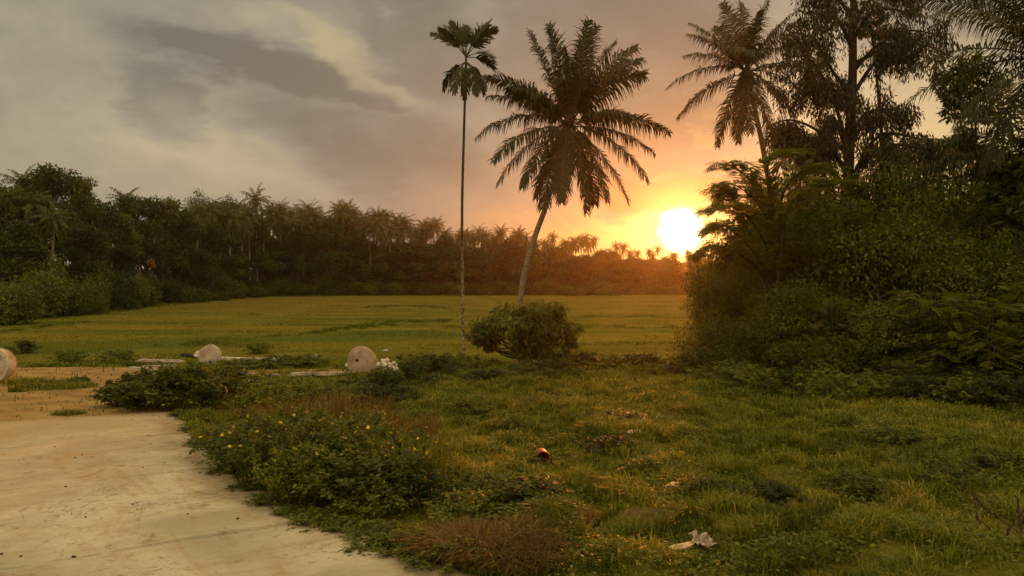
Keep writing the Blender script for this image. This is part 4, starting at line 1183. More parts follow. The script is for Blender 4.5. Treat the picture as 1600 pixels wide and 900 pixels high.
# ------------------------------------------------------------------ small leafy plants near the viewer
def shrub(seed, H, Wd, ns, nl, L, W, mat, name='leafy_shrub', cat='shrub', flowers=0, spread=1.0, bare=.15):
    rs_ = np.random.RandomState(seed); t = thing(name, 'x', cat)
    mb = MB(); lm = MB(); tips = []
    for i in range(ns):
        a = rs_.uniform(0, 2 * pi); r = Wd * rs_.uniform(.05, 1) ** .7; top = H * (1.05 - .5 * (r / Wd) ** 2) * rs_.uniform(.6, 1.08)
        h = np.array([cos(a), sin(a), 0]); s = h * r * .45
        P = curve([s - [0, 0, .04], s + h * r * .2 + [0, 0, top * .55], h * r + [0, 0, top], h * (r + .08 * H) + [0, 0, top * .96]], 4)
        tube(mb, P, np.linspace(.007, .002, len(P)) * (H / .7), 3, cap=False); tips.append(P[-1])
        m = len(P); q = rs_.uniform(bare, 1, nl) ** .85 * (m - 1); i0 = np.clip(q.astype(int), 0, m - 2)
        p = P[i0] + (P[i0 + 1] - P[i0]) * (q - i0)[:, None] + rs_.normal(0, .035 * H / .7, (nl, 3))
        A = unit(rs_.normal(0, 1, (nl, 3)) * [1, 1, .4] + [0, 0, -.05]); s_ = rs_.uniform(.6, 1.3, nl)
        leaves(lm, p, A, unit(rs_.normal(0, .5, (nl, 3)) + [0, 0, 1]), L * s_, W * s_, np.clip(rs_.normal(.45, .17, nl) + rs_.normal(0, .1), 0, 1))
    mb.build('stems', M_twig, t); lm.build('foliage', mat, t)
    if flowers:
        fm = MB()
        for k in range(6):
            a = k * pi / 3; leaves(fm, np.array([[0, 0, 0.0]]), np.array([[cos(a), sin(a), .25]]), np.array([[0, 0, 1.0]]), .028, .022, .5)
        me = fm.mesh('flower', M_flower)
        for k in range(flowers):
            p = tips[(k * 7) % len(tips)]; o = link('flower', me, t, tuple(p + [0, 0, .02])); o.rotation_euler = (rs_.uniform(0, 1.1), rs_.uniform(-.4, .4), rs_.uniform(0, 6))
            o.scale = (rs_.uniform(.7, 1.2),) * 3
    return t
SH = [shrub(201, .72, .62, 78, 46, .062, .030, M_mid, 'flowering_shrub', flowers=30), shrub(202, .62, .58, 74, 46, .055, .032, M_light, 'flowering_shrub', flowers=34),
      shrub(203, .60, .62, 64, 44, .085, .045, M_mid), shrub(204, .50, .55, 56, 40, .06, .028, M_dark), shrub(205, .34, .42, 44, 34, .055, .028, M_light, 'weed_clump', 'weeds')]
SHH = [.74, .64, .62, .52, .35]
GF = 'yellow-flowered shrubs beside the concrete'
def plant(px, py, toppy, pk, ws, label, group=None, dz=0.0):
    if group == GF: px -= 16; py += 4
    x_, d = gpix(px, py); g = np.array([x_, d, float(zg(x_, d)) + dz])
    H = EYE + (HZ - toppy) / F * d - g[2]
    s = max(.25, H / SHH[pk])
    return put(SH[pk], g, px * .37 + py, (ws, ws, s), label, group)
GF = 'yellow-flowered shrubs beside the concrete'
for a_ in [(395, 728, 660, 0, .95, 'flowering shrub at the left end of the patch, overhanging the concrete'), (440, 756, 655, 0, 1.0, 'flowering shrub bulging toward the concrete left of the bright flowers'),
           (480, 720, 640, 1, 1.0, 'flowering shrub at the top of the patch among the red stalks'), (490, 786, 700, 1, .9, 'front flowering shrub with bright blossoms touching the concrete'),
           (540, 752, 650, 0, 1.05, 'flowering shrub in the middle of the patch'), (560, 790, 712, 2, .85, 'big-leaved shrub in the front middle of the flowering patch'),
           (590, 728, 648, 1, 1.05, 'flowering shrub with most yellow dots at the upper right of the patch'), (620, 780, 700, 0, .9, 'flowering shrub at the front right of the patch'),
           (650, 742, 668, 0, .85, 'flowering shrub at the right end of the patch'), (430, 700, 645, 1, .9, 'flowering shrub at the back left of the patch'), (520, 700, 640, 0, .9, 'shrub at the back of the patch behind the red stalks'),
           (600, 805, 760, 4, .9, 'low green weeds at the front foot of the patch'), (660, 790, 738, 3, .8, 'dark low shrub closing the patch on the right')]:
    plant(*a_, GF)
GB = 'leafy bushes between the concrete and the lying posts'
for a_ in [(205, 634, 590, 2, 1.1, 'leafy bush at the left end beside the dirt track'), (240, 640, 578, 2, 1.3, 'leafy bush in front of the stacked planks'), (285, 640, 572, 2, 1.3, 'tallest leafy bush before the pale drum'),
           (330, 632, 574, 2, 1.2, 'leafy bush right below the pale drum'), (270, 618, 582, 3, 1.5, 'dark bush directly behind the tallest leafy bush'), (365, 612, 578, 3, 1.1, 'dark bush right of the pale drum'), (225, 612, 586, 3, 1.3, 'dark bush under the plank ends'),
           (310, 642, 600, 0, 1.0, 'bush spilling toward the far corner of the concrete')]:
    plant(*a_, GB)
GW = 'weeds scattered over the near ground'
for a_ in [(420, 640, 598, 4, 1.8, 'green weed clump right of the leafy bushes'), (470, 650, 604, 4, 1.9, 'green weed clump below the long grey post'), (455, 622, 592, 4, 2.2, 'weeds just under the long grey post'), (520, 640, 600, 4, 1.9, 'green weed clump left of the brownish bush'), (560, 612, 590, 4, 1.8, 'weeds at the foot of the large disc'),
           (605, 628, 582, 3, 1.2, 'brownish dark bush standing right below the large disc'), (590, 640, 604, 3, 1.2, 'dark low bush beside the brownish one'), (645, 600, 566, 3, 1.6, 'weeds right of the white rubble'), (680, 590, 556, 3, 1.8, 'taller weeds between the rubble and the slender palm'), (655, 578, 552, 4, 2.4, 'weed clump behind the white rubble'),
           (715, 580, 553, 4, 2.2, 'weeds round the foot of the slender palm'), (760, 600, 578, 3, 1.5, 'weeds right of the foot of the slender palm'), (820, 590, 568, 4, 2.6, 'low weeds at the foot of the round tree'), (860, 588, 562, 3, 2.0, 'weeds under the right side of the round tree'),
           (915, 578, 550, 3, 1.7, 'weeds standing just right of the round tree'), (950, 580, 556, 4, 2.4, 'weeds on the meadow rim below the bright field'), (1000, 580, 553, 3, 1.9, 'dark weeds on the meadow rim left of the thicket'), (1045, 582, 556, 4, 2.5, 'weeds on the meadow rim close to the thicket'), (1090, 590, 552, 3, 2.0, 'weeds at the left corner of the thicket'),
           (735, 648, 624, 4, 1.2, 'small dark tuft in the open meadow below the slender palm'), (800, 672, 650, 4, 1.0, 'small tuft in the meadow above the red pot'), (950, 712, 682, 3, .8, 'brownish tuft right of the red pot'), (965, 668, 645, 4, 1.2, 'small tuft in the meadow beyond the brownish one'), (850, 640, 620, 4, 1.4, 'flat tuft in the upper meadow'),
           (1130, 600, 566, 4, 2.3, 'weeds before the left corner of the thicket'), (1180, 610, 572, 4, 2.4, 'weeds along the dark foot of the thicket'), (1240, 618, 578, 3, 1.6, 'dark weeds along the foot of the thicket'), (1300, 628, 580, 4, 2.2, 'weeds in front of the low thicket bushes'), (1370, 622, 584, 4, 2.0, 'weeds before the spreading thicket bush'), (1440, 628, 588, 3, 1.6, 'weeds at the front right of the thicket'), (1520, 634, 592, 4, 2.0, 'weeds below the bright green bush'), (1585, 640, 592, 3, 1.6, 'weeds at the right edge below the bright green bush'),
           (1000, 742, 718, 4, .8, 'low weed beside the pale stone'), (820, 800, 750, 2, .8, 'broad-leaved weed left of the straw tuft'), (770, 780, 742, 4, 1.0, 'green weed clump right of the flowering patch'), (850, 830, 790, 4, .9, 'green weed clump above the dry grass heap'), (730, 818, 775, 4, 1.0, 'green weed below the flowering patch'),
           (1100, 780, 748, 3, .6, 'dark tuft in the meadow right of the pale stone'), (1210, 790, 755, 3, .7, 'dark tuft in the lower meadow'), (1330, 770, 735, 4, 1.0, 'weed clump left of the dead branches'), (1480, 760, 722, 4, 1.0, 'leafy weed behind the dead branches'), (1560, 740, 700, 4, 1.1, 'leafy weed at the right edge behind the dead branches'), (1400, 700, 668, 4, 1.3, 'weed clump in the right part of the meadow'),
           (38, 552, 532, 3, 1.6, 'dark shrub behind the left drum'), (110, 566, 548, 4, 2.2, 'weeds behind the dirt track on the left'), (180, 563, 548, 4, 2.4, 'weeds between the two strips of bare dirt'), (440, 575, 556, 4, 2.6, 'weeds between the two lying posts'), (480, 574, 554, 4, 2.4, 'weeds below the small concrete block'), (405, 552, 535, 4, 2.0, 'weeds beyond the pale post'), (380, 578, 562, 4, 2.2, 'weeds right of the pale drum')]:
    plant(*a_, GW)

# a branch of the flowering patch reaching out over the concrete
x_, d = gpix(372, 716); g = np.array([x_, d, float(zg(x_, d))]); t = thing('leafy_branch', 'single leafy branch leaning out over the concrete from the flowering patch', 'branch', tuple(g))
mb = MB(); lm = MB(); rs_ = np.random.RandomState(8)
for br in [[(0, 0, 0), (-.2, -.05, .28), (-.42, -.10, .30), (-.62, -.12, .20)], [(0, 0, 0), (-.15, -.15, .22), (-.36, -.3, .22), (-.5, -.36, .10)], [(0, 0, 0), (-.2, .05, .36), (-.4, .05, .46), (-.52, .06, .44)]]:
    P = curve(br, 6); tube(mb, P, np.linspace(.008, .003, len(P)), 4); n = 40; q = rs_.uniform(.3, 1, n) * (len(P) - 1); i0 = np.clip(q.astype(int), 0, len(P) - 2)
    A = unit(rs_.normal(0, 1, (n, 3)) * [1, 1, .4] + [-.4, 0, -.5]); leaves(lm, P[i0] + rs_.normal(0, .012, (n, 3)), A, unit(rs_.normal(0, .5, (n, 3)) + [0, 0, 1]), rs_.uniform(.05, .09, n), .032, np.clip(rs_.normal(.4, .15, n), 0, 1))
mb.build('stems', M_twig, t); lm.build('foliage', M_mid, t)

EW = [(300, 676, .5), (318, 700, .6), (455, 808, .5), (500, 822, .7), (545, 832, .6), (585, 846, .7), (610, 856, .5), (640, 866, .8), (668, 872, .7), (560, 868, .35), (530, 826, .4), (420, 790, .6), (700, 884, .9), (285, 652, .7), (350, 742, .5), (385, 768, .5)]
for k_, (px, py, s_) in enumerate(EW):
    x_, d = gpix(px, py); g = np.array([x_, d, float(zg(x_, d))])
    put(SH[4], g, px * .7, (s_, s_, s_ * .55), 'low green weed growing over the edge of the concrete', 'edge weeds along the concrete')

def tuft(name, label, px, py, n, Hh, spread, mat, seed, bendr=(.2, .9), cat='grass tuft', w_=.006, red=0.0, sx=1.0):
    rs_ = np.random.RandomState(seed); x_, d = gpix(px, py)
    o = np.array([x_, d, float(zg(x_, d))])
    a = rs_.uniform(0, 2 * pi, n); r = spread * rs_.uniform(0, 1, n) ** .6
    P = np.stack([np.cos(a) * r * sx, np.sin(a) * r, np.zeros(n)], 1)
    P[:, 2] = zg(P[:, 0] + o[0], P[:, 1] + o[1]) - o[2] - .01
    A = unit(np.stack([np.cos(a), np.sin(a), np.zeros(n)], 1) + rs_.normal(0, .8, (n, 3)) * [1, 1, 0])
    mb = MB(); blades(mb, P, A, rs_.uniform(*bendr, n), Hh * rs_.uniform(.5, 1.15, n), np.full(n, w_), np.clip(rs_.normal(.45, .22, n), 0, 1))
    o_ = mb.build(name, mat, loc=tuple(o)); return tag(o_, label, cat)
M_red_dry = leafmat('dry_stalk', [(0, (0.055, 0.034, 0.010)), (0.5, (0.135, 0.075, 0.020)), (1, (0.27, 0.16, 0.055))], trans=0.2, rough=0.8, spec=0.1)
tuft('dry_grass_clump', 'heap of brown dry grass spilling onto the concrete at the bottom centre', 750, 870, 2600, .27, .36, M_dry, 11, (.5, 1.3), sx=1.35)
tuft('dry_grass_clump', 'thick end of brown grass between the heap and the green meadow', 800, 885, 1500, .22, .30, M_dry, 12, (.4, 1.3), sx=1.3)
tuft('red_stalks', 'upright reddish dry stalks growing through the flowering patch', 515, 708, 1500, .80, .80, M_red_dry, 13, (.05, .55), 'dry stalks', .008, sx=1.2)
tuft('red_stalks', 'thin dry stalks at the right of the flowering patch', 640, 716, 700, .55, .45, M_red_dry, 14, (.05, .35), 'dry stalks', .008)
for px, py, lab in [(470, 716, 'tall green grass rising from the left of the flowering patch'), (575, 742, 'tall green grass in the middle of the flowering patch'), (640, 770, 'tall green grass at the right foot of the flowering patch'), (540, 690, 'tall grass at the back of the flowering patch')]:
    tuft('tall_grass', lab, px, py, 420, .72, .38, M_grass, px, (.15, .9), w_=.009)
for px, py, hh, lab in [(1010, 690, .26, 'tussock beyond the small half-buried stone'), (1130, 740, .24, 'tussock in the middle of the right meadow'), (1250, 700, .30, 'tussock in the upper right meadow'), (900, 760, .20, 'tussock between the pot and the straw tuft'), (1180, 850, .18, 'tussock right of the crumpled litter'), (1420, 760, .26, 'tussock above the dead branches'),
                        (1340, 860, .18, 'tussock in the bottom right meadow left of the dead twigs'), (700, 690, .24, 'tussock right of the flowering patch'), (980, 830, .16, 'tussock left of the husk shell'), (780, 640, .26, 'tussock below the round tree'), (900, 650, .28, 'tussock right of the flat tuft'), (1080, 650, .30, 'tussock before the left end of the thicket')]:
    tuft('tussock', lab, px, py, 520, hh, .12 + hh * .5, M_grass, px, (.25, 1.1), w_=.007)
tuft('straw_tuft', 'pale straw tuft in the meadow right of the dry grass heap', 905, 812, 420, .20, .16, M_dry, 15, (.2, 1.1))
tuft('straw_tuft', 'pale straw tuft beyond the crumpled litter', 1255, 822, 300, .16, .18, M_dry, 16, (.3, 1.2))
tuft('straw_tuft', 'brown tuft among the weeds left of the flowering patch', 395, 655, 380, .25, .5, M_dry, 17, (.3, 1.0), w_=.01)
tuft('straw_tuft', 'brown tuft on the rubble strip below the small drum', 385, 612, 420, .3, .35, M_dry, 18, (.3, 1.1), w_=.012)
tuft('grass_island', 'small island of grass in the orange dirt track', 103, 606, 1500, .16, .75, M_grass, 19, (.2, .9), w_=.014)
tuft('grass_island', 'small tuft of grass at the far edge of the concrete', 108, 648, 500, .12, .30, M_grass, 20, (.2, .9), w_=.012)
tuft('grass_island', 'grass growing round the foot of the left drum', 40, 600, 700, .22, .55, M_grass, 22, (.2, .9), w_=.016)
tuft('grass_tongue', 'tongue of grass creeping over the concrete edge', 600, 862, 700, .07, .16, M_grass, 21, (.3, 1.1), w_=.006, sx=1.6)

# ------------------------------------------------------------------ discs, posts, planks and rubble
def disc_mesh(r, th, seg=44, seed=1, chip=.028):
    rs_ = np.random.RandomState(seed); mb = MB(); a = np.arange(seg) * 2 * pi / seg
    rr = r * (1 + chip * np.sin(a * 3 + seed) + chip * .6 * rs_.uniform(-1, 1, seg))
    prof = [(0.0, -th / 2), (.93, -th / 2), (1.0, -th / 2 + .02), (1.0, th / 2 - .02), (.93, th / 2), (0.0, th / 2)]
    rings = [np.stack([rr * max(p[0], 1e-4) * np.cos(a), np.full(seg, p[1]), rr * max(p[0], 1e-4) * np.sin(a)], 1) for p in prof]
    b = mb.verts(np.concatenate(rings)); idx = []
    for i in range(len(prof) - 1):
        for j in range(seg):
            k_ = (j + 1) % seg; idx.append((b + i * seg + j, b + (i + 1) * seg + j, b + (i + 1) * seg + k_, b + i * seg + k_))
    mb.quads(idx); return mb
def hole(r, parent, loc):  # flat dark disc on the face, a hole's inner shade as colour
    mb = MB(); a = np.arange(16) * 2 * pi / 16
    P0 = np.stack([r * np.cos(a), np.zeros(16), r * np.sin(a)], 1); P1 = P0 * [.7, 1, .7] + [0, .0005, 0]
    b = mb.verts(np.concatenate([P0, P1, [[0, .001, 0]]]))
    mb.quads([(b + j, b + (j + 1) % 16, b + 16 + (j + 1) % 16, b + 16 + j) for j in range(16)]); mb.tris([(b + 16 + j, b + 16 + (j + 1) % 16, b + 32) for j in range(16)])
    return mb.build('hole', M_hole_shade, parent, loc=loc)
x_, d = gpix(565, 587); gz = float(zsmooth(x_, d)); r_ = .465
t = thing('concrete_disc', 'large round pinkish concrete disc standing on edge with a small hole', 'concrete disc', (x_, d, gz + r_ * .985), R(0))
disc_mesh(r_, .13, seed=2).build('slab', M_concp, t); hole(.045, t, (-.13, -.068, .03))
x_, d = gpix(328, 573); gz = float(zsmooth(x_, d)); r_ = .42
t = thing('concrete_disc', 'smaller whitish concrete disc with a hole near its foot, behind the leafy bushes', 'concrete disc', (x_, d, gz + r_ * .98), R(10))
disc_mesh(r_, .18, seed=4).build('slab', M_conc, t); hole(.045, t, (.03, -.093, -.22))
mb = MB(); ico(mb, (0, 0, 0), (.36, .25, .17), 3, .16, np.random.RandomState(5))
o = mb.build('pale_sack', M_white, smooth_=True, loc=(x_ - .40, d + .35, gz + .42)); tag(o, 'whitish lumpy sack leaning behind the smaller concrete disc', 'sack')
x_, d = gpix(-10, 599); gz = float(zsmooth(x_, d)); r_ = .485
t = thing('concrete_drum', 'whitish concrete drum lying on its side, cut off by the left edge', 'concrete drum', (x_, d, gz + r_), R(13))
mb = MB(); a = np.arange(48) * 2 * pi / 48
prof = [(.0, -.20), (.74, -.20), (.80, -.21), (.82, -.26), (.97, -.27), (1.0, -.24), (1.0, .26), (.96, .28), (0, .28)]
b = mb.verts(np.concatenate([np.stack([r_ * max(p, 1e-4) * np.cos(a), np.full(48, q), r_ * max(p, 1e-4) * np.sin(a)], 1) for p, q in prof]))
mb.quads([(b + i * 48 + j, b + (i + 1) * 48 + j, b + (i + 1) * 48 + (j + 1) % 48, b + i * 48 + (j + 1) % 48) for i in range(8) for j in range(48)])
mb.build('drum_body', M_conc, t); hole(.035, t, (.10, -.2025, -.30))

def post(name, label, p0, p1, wdt, mat, cat, lift=.0, z0=None, z1=None, w2=None):
    A0 = np.array([*gpix(*p0), 0.0]); A1 = np.array([*gpix(*p1), 0.0])
    A0[2] = float(zg(A0[0], A0[1])) + wdt * .45 + lift if z0 is None else z0; A1[2] = float(zg(A1[0], A1[1])) + wdt * .45 + lift if z1 is None else z1
    v = A1 - A0; L = np.linalg.norm(v); c = (A0 + A1) / 2
    import bmesh
    bm = bmesh.new(); bmesh.ops.create_cube(bm, size=1.0)
    for vv in bm.verts: vv.co.x *= L; vv.co.y *= (w2 or wdt); vv.co.z *= wdt
    bmesh.ops.subdivide_edges(bm, edges=[e for e in bm.edges if abs((e.verts[0].co - e.verts[1].co).x) > L * .5], cuts=9)
    bmesh.ops.bevel(bm, geom=[e for e in bm.edges if e.calc_face_angle(0) > 1], offset=wdt * .12, segments=2, affect='EDGES')
    rr = random.Random(int(p0[0]))
    for vv in bm.verts: vv.co.z += sin(vv.co.x * 1.7 + p0[0]) * .012 + rr.uniform(-.003, .003); vv.co.y += rr.uniform(-.004, .004)
    me = bpy.data.meshes.new(name); bm.to_mesh(me); bm.free(); me.materials.append(mat)
    o = link(name, me); o.location = tuple(c); o.rotation_euler = (0, -math.asin(v[2] / L), atan2(v[1], v[0])); return tag(o, label, cat)
post('concrete_post', 'pale concrete post lying level to the right of the smaller disc', (344, 569), (440, 571), .17, M_white, 'concrete post', .16)
post('concrete_post', 'grey concrete post lying at the foot of the large disc', (455, 590), (556, 592), .12, M_conc, 'concrete post', .04)
post('wooden_pole', 'thin grey pole continuing the long post toward the leafy bushes', (372, 589), (462, 591), .07, M_wood, 'pole', .05)
GP = 'planks stacked left of the smaller disc'
post('plank', 'topmost whitish plank of the pile, its dark end pointing left', (220, 580), (284, 588), .07, M_wood, 'plank', .36, w2=.2)['group'] = GP
post('plank', 'lower grey plank sticking out furthest left of the pile', (205, 586), (262, 590), .06, M_wood, 'plank', .20, w2=.2)['group'] = GP
post('plank', 'thin stick lying behind the plank pile', (212, 574), (272, 575), .045, M_wood, 'plank', .22)['group'] = GP
post('plank', 'grey plank in the middle of the pile under the topmost one', (226, 586), (276, 591), .06, M_wood, 'plank', .26, w2=.2)['group'] = GP
post('plank', 'short dark crosspiece carrying the plank pile', (238, 596), (246, 584), .16, M_wood, 'plank', .0)['group'] = GP
post('wooden_log', 'dark brown log lying slanted left of the smaller disc at the field side', (284, 566), (305, 570), .16, M_barkd, 'log', .28)
mb = MB(); box(mb, (0, 0, 0), (.34, .26, .24), .2); x_, d = gpix(490, 565)
o = mb.build('concrete_block', M_conc, loc=(x_, d, float(zg(x_, d)) + .22)); tag(o, 'small grey concrete block standing by the field between disc and post', 'block')
x_, d = gpix(603, 560); mb = MB(); ico(mb, (0, 0, 0), (.16, .1, .06), 2, .2, np.random.RandomState(4))
o = mb.build('white_stone', M_white, loc=(at(603, 40)[0], 40, float(zg(at(603, 40)[0], 40)) + .10)); tag(o, 'lone whitish stone out in the field beyond the rubble', 'stone')
rs_ = np.random.RandomState(31); stones = []
for k in range(5):
    mb = MB(); ico(mb, (0, 0, 0), (1, .8, .75), 1, .22, np.random.RandomState(40 + k)); stones.append(mb.mesh('rubble_piece', M_white))
pos = [(584 + rs_.uniform(-3, 42), rs_.uniform(-.5, .35), rs_.uniform(0, 1)) for _ in range(34)] + [(545 + rs_.uniform(-10, 4), 0.25, .2) for _ in range(5)]
for k, (px, dd, hh) in enumerate(pos):
    x_, d = gpix(px, 580); d += dd; s = rs_.uniform(.06, .13)
    env = max(0.15, 1 - abs(px - 604) / 30) * .34
    o = link('rubble_piece', stones[k % 5], None, (x_, d, float(zg(x_, d)) + .06 + hh * env + (.12 if px < 560 else .04))); o.scale = (s, s, s * .85); o.rotation_euler = tuple(rs_.uniform(0, 6, 3))
    tag(o, 'whitish broken stone in the heap right of the large disc' if px > 560 else 'whitish broken stone peeping out left of the large disc', 'broken stone', 'white rubble by the large disc')
for px, py, s, lab in [(308, 612, .14, 'pale stone'), (384, 600, .16, 'tan stone on the ground right of the leafy bushes'), (352, 626, .17, 'flat pale stone in the dry tuft right of the leafy bushes'), (1051, 770, .07, 'flat pale stone in the middle of the meadow'), (992, 697, .07, 'small pale stone half buried in the meadow above the flat one')]:
    if lab == 'pale stone': continue
    x_, d = gpix(px, py); mb = MB(); ico(mb, (0, 0, 0), (s * 1.3, s, s * .55), 2, .2, np.random.RandomState(px)); o = mb.build('stone', M_husk, smooth_=True, loc=(x_, d, float(zg(x_, d)) + .05)); tag(o, lab, 'stone')

# red pot lying in the meadow, mouth to the viewer
x_, d = gpix(848, 722); t = thing('red_pot', 'dark red plastic pot lying tipped over in the meadow, open side to the viewer', 'pot', (x_, d, float(zg(x_, d)) + .095), R(12))
t.rotation_euler = (R(8), 0, R(6)); t.scale = (1.1, 1.1, 1.1)
mb = MB(); a = np.arange(32) * 2 * pi / 32
prof = [(.001, .17), (.060, .17), (.066, .15), (.084, -.01), (.092, -.01), (.092, -.03), (.080, -.03), (.062, .14), (.001, .145)]
b = mb.verts(np.concatenate([np.stack([p * np.cos(a), np.full(32, q), p * np.sin(a)], 1) for p, q in prof]))
mb.quads([(b + i * 32 + j, b + i * 32 + (j + 1) % 32, b + (i + 1) * 32 + (j + 1) % 32, b + (i + 1) * 32 + j) for i in range(8) for j in range(32)]); mb.build('pot_body', M_red, t, True)

# litter in the foreground
x_, d = gpix(1075, 868); g = (x_, d, float(zg(x_, d)) + .10)
mb = MB(); nu, nv_ = 14, 8
for u in range(nu + 1):
    s_ = u / nu; wdt = .038 * sin(pi * min(.97, max(.04, s_ * .9 + .04))) ** .6 + .004
    mb.verts([( -.15 + .19 * s_, wdt * cos(pi * v / nv_), -wdt * .8 * sin(pi * v / nv_) + .03 * (s_ - .4) ** 2 + .035 * s_) for v in range(nv_ + 1)])
mb.quads([(u * (nv_ + 1) + v, u * (nv_ + 1) + v + 1, (u + 1) * (nv_ + 1) + v + 1, (u + 1) * (nv_ + 1) + v) for u in range(nu) for v in range(nv_)])
o = mb.build('husk_shell', M_husk, smooth_=True, loc=g); md = o.modifiers.new('thickness', 'SOLIDIFY'); md.thickness = .006; tag(o, 'pale boat-shaped husk shell lying in the grass near the bottom edge', 'husk')
mb = MB(); rs_ = np.random.RandomState(3); nn = 16
U, V = np.meshgrid(np.linspace(-.085, .085, nn), np.linspace(-.06, .06, nn), indexing='ij')
Zc = .035 * np.sin(U * 55 + 1) * np.cos(V * 48) + .02 * np.sin(U * 90 + V * 70) + rs_.normal(0, .004, U.shape) + .03
mb.verts(np.stack([U + .012 * np.sin(V * 80), V + .012 * np.sin(U * 70), Zc], -1))
mb.quads([(i * nn + j, (i + 1) * nn + j, (i + 1) * nn + j + 1, i * nn + j + 1) for i in range(nn - 1) for j in range(nn - 1)])
o = mb.build('crumpled_scrap', M_scrap, smooth_=True, loc=(g[0] + .115, g[1] + .05, g[2] + .02)); md = o.modifiers.new('thickness', 'SOLIDIFY'); md.thickness = .004; o.rotation_euler = (.5, .15, .3); tag(o, 'crumpled pale scrap touching the right end of the husk shell', 'litter')

# dead branches at the lower right
x_, d = gpix(1545, 850); o_ = np.array([x_, d, float(zg(x_, d)) + .03]); t = thing('dead_branch', 'bare fallen brown branch with forking twigs at the lower right', 'branch', tuple(o_))
def W_(px, py, dd, dmain): return np.array(at(px, dmain + dd, py)) - o_
mb = MB(); rs_ = np.random.RandomState(6)
main = [[(1490, 834, 0), (1540, 838, 0), (1590, 846, .05), (1660, 858, .1)], [(1500, 832, .1), (1430, 822, .3), (1380, 812, .4), (1330, 822, .5)]]
for m_ in main:
    P = curve([W_(*q, d) for q in m_], 8); tube(mb, P, np.linspace(.021, .010, len(P)) , 6)
tw = [[(1532, 822, 0), (1526, 800, 0), (1520, 768, .05), (1521, 770, .05)], [(1524, 778, .1), (1545, 798, .1), (1565, 812, .1), (1600, 838, .1)], [(1595, 835, 0), (1592, 800, 0), (1588, 775, 0), (1583, 778, 0)],
      [(1570, 842, 0), (1578, 825, -.05), (1590, 805, -.1), (1605, 790, -.1)], [(1580, 840, 0), (1584, 860, -.1), (1588, 880, -.15)], [(1525, 838, 0), (1512, 848, -.1), (1505, 856, -.1), (1494, 858, -.12)], [(1600, 850, 0), (1570, 870, -.1), (1555, 876, -.15)],
      [(1560, 842, 0), (1545, 826, .1), (1530, 812, .15)], [(1592, 806, 0), (1600, 795, 0), (1612, 780, 0)]]
for m_ in tw:
    P = curve([W_(*q, d) for q in m_], 6) + rs_.normal(0, .004, (6 * (len(m_) - 1), 3)); tube(mb, P, np.linspace(.0115, .005, len(P)), 5)
mb.build('branch_wood', M_twig, t)

# ------------------------------------------------------------------ grass and ground weeds (uncountable)
rs_ = np.random.RandomState(99)
def fan(n, r0, r1, p, half=44):
    r = (r0 ** (2 - p) + (r1 ** (2 - p) - r0 ** (2 - p)) * rs_.uniform(0, 1, n)) ** (1 / (2 - p))
    a = R(half) * rs_.uniform(-1, 1, n); return r * np.sin(a), r * np.cos(a), r
x, y, r = fan(600000, 3.6, 34, 1.35)
ok = (road_mask(x, y) < -.01 + .05 * rs_.uniform(-1, 1, len(x))) & ((dirt_mask(x, y) < .0) | (rs_.rand(len(x)) < .02))
x, y, r = x[ok], y[ok], r[ok]; n = len(x)
tall = fbm(x, y, 3.2, 4, 2); tall2 = fbm(x, y, .9, 3, 5)
keep = rs_.rand(n) < np.clip(.62 + .75 * tall2 + .3 * tall, .10, 1); x, y, r, tall, tall2 = x[keep], y[keep], r[keep], tall[keep], tall2[keep]; n = len(x)
hgt = (.045 + .055 * np.clip(tall + .3, 0, 1.4) + .08 * np.clip(tall2, 0, 1) + .12 * np.clip(fbm(x, y, 1.7, 3, 4) - .55, 0, 1)) * rs_.uniform(.5, 1.4, n) * (1 + .020 * r)
edge_ = np.exp(-np.clip(-road_mask(x, y), 0, 9) / .5)
hgt = hgt * (1 - .35 * edge_)
th_ = rs_.uniform(0, 2 * pi, n)
tint = np.clip(.37 + .38 * fbm(x, y, 2.1, 4, 3) + .22 * fbm(x, y, 6, 2, 6) + rs_.normal(0, .14, n) + (rs_.rand(n) < .07) * .4, 0, 1)
mb = MB(); blades(mb, np.stack([x, y, zg(x, y) - .01], 1), np.stack([np.cos(th_), np.sin(th_), 0 * th_], 1), rs_.uniform(.15, 1.1, n), hgt, .0045 + .0012 * r, tint)
o = mb.build('meadow_grass', M_grass); tag(o, 'rough olive green grass covering the near meadow', 'grass', kind='stuff')
# ground creepers: small broad leaves lying in patches
x, y, r = fan(300000, 3.6, 33, 1.3); ok = (road_mask(x, y) < -.02) & (dirt_mask(x, y) < -.02) & (rs_.rand(len(x)) < np.clip(.15 + 1.2 * fbm(x, y, 2.6, 4, 7), .06, 1))
x, y, r = x[ok], y[ok], r[ok]; n = len(x); A = unit(rs_.normal(0, 1, (n, 3)) * [1, 1, .35]); s = rs_.uniform(.6, 1.4, n) * (1 + .03 * r)
mb = MB(); leaves(mb, np.stack([x, y, zg(x, y) + rs_.uniform(.02, .10, n) * (1 + .02 * r)], 1), A, unit(rs_.normal(0, .45, (n, 3)) + [0, 0, 1]), .034 * s, .020 * s, np.clip(rs_.normal(.42, .2, n), 0, 1))
o = mb.build('meadow_weeds', M_light); tag(o, 'patches of small-leaved weeds creeping through the meadow grass', 'weeds', kind='stuff')
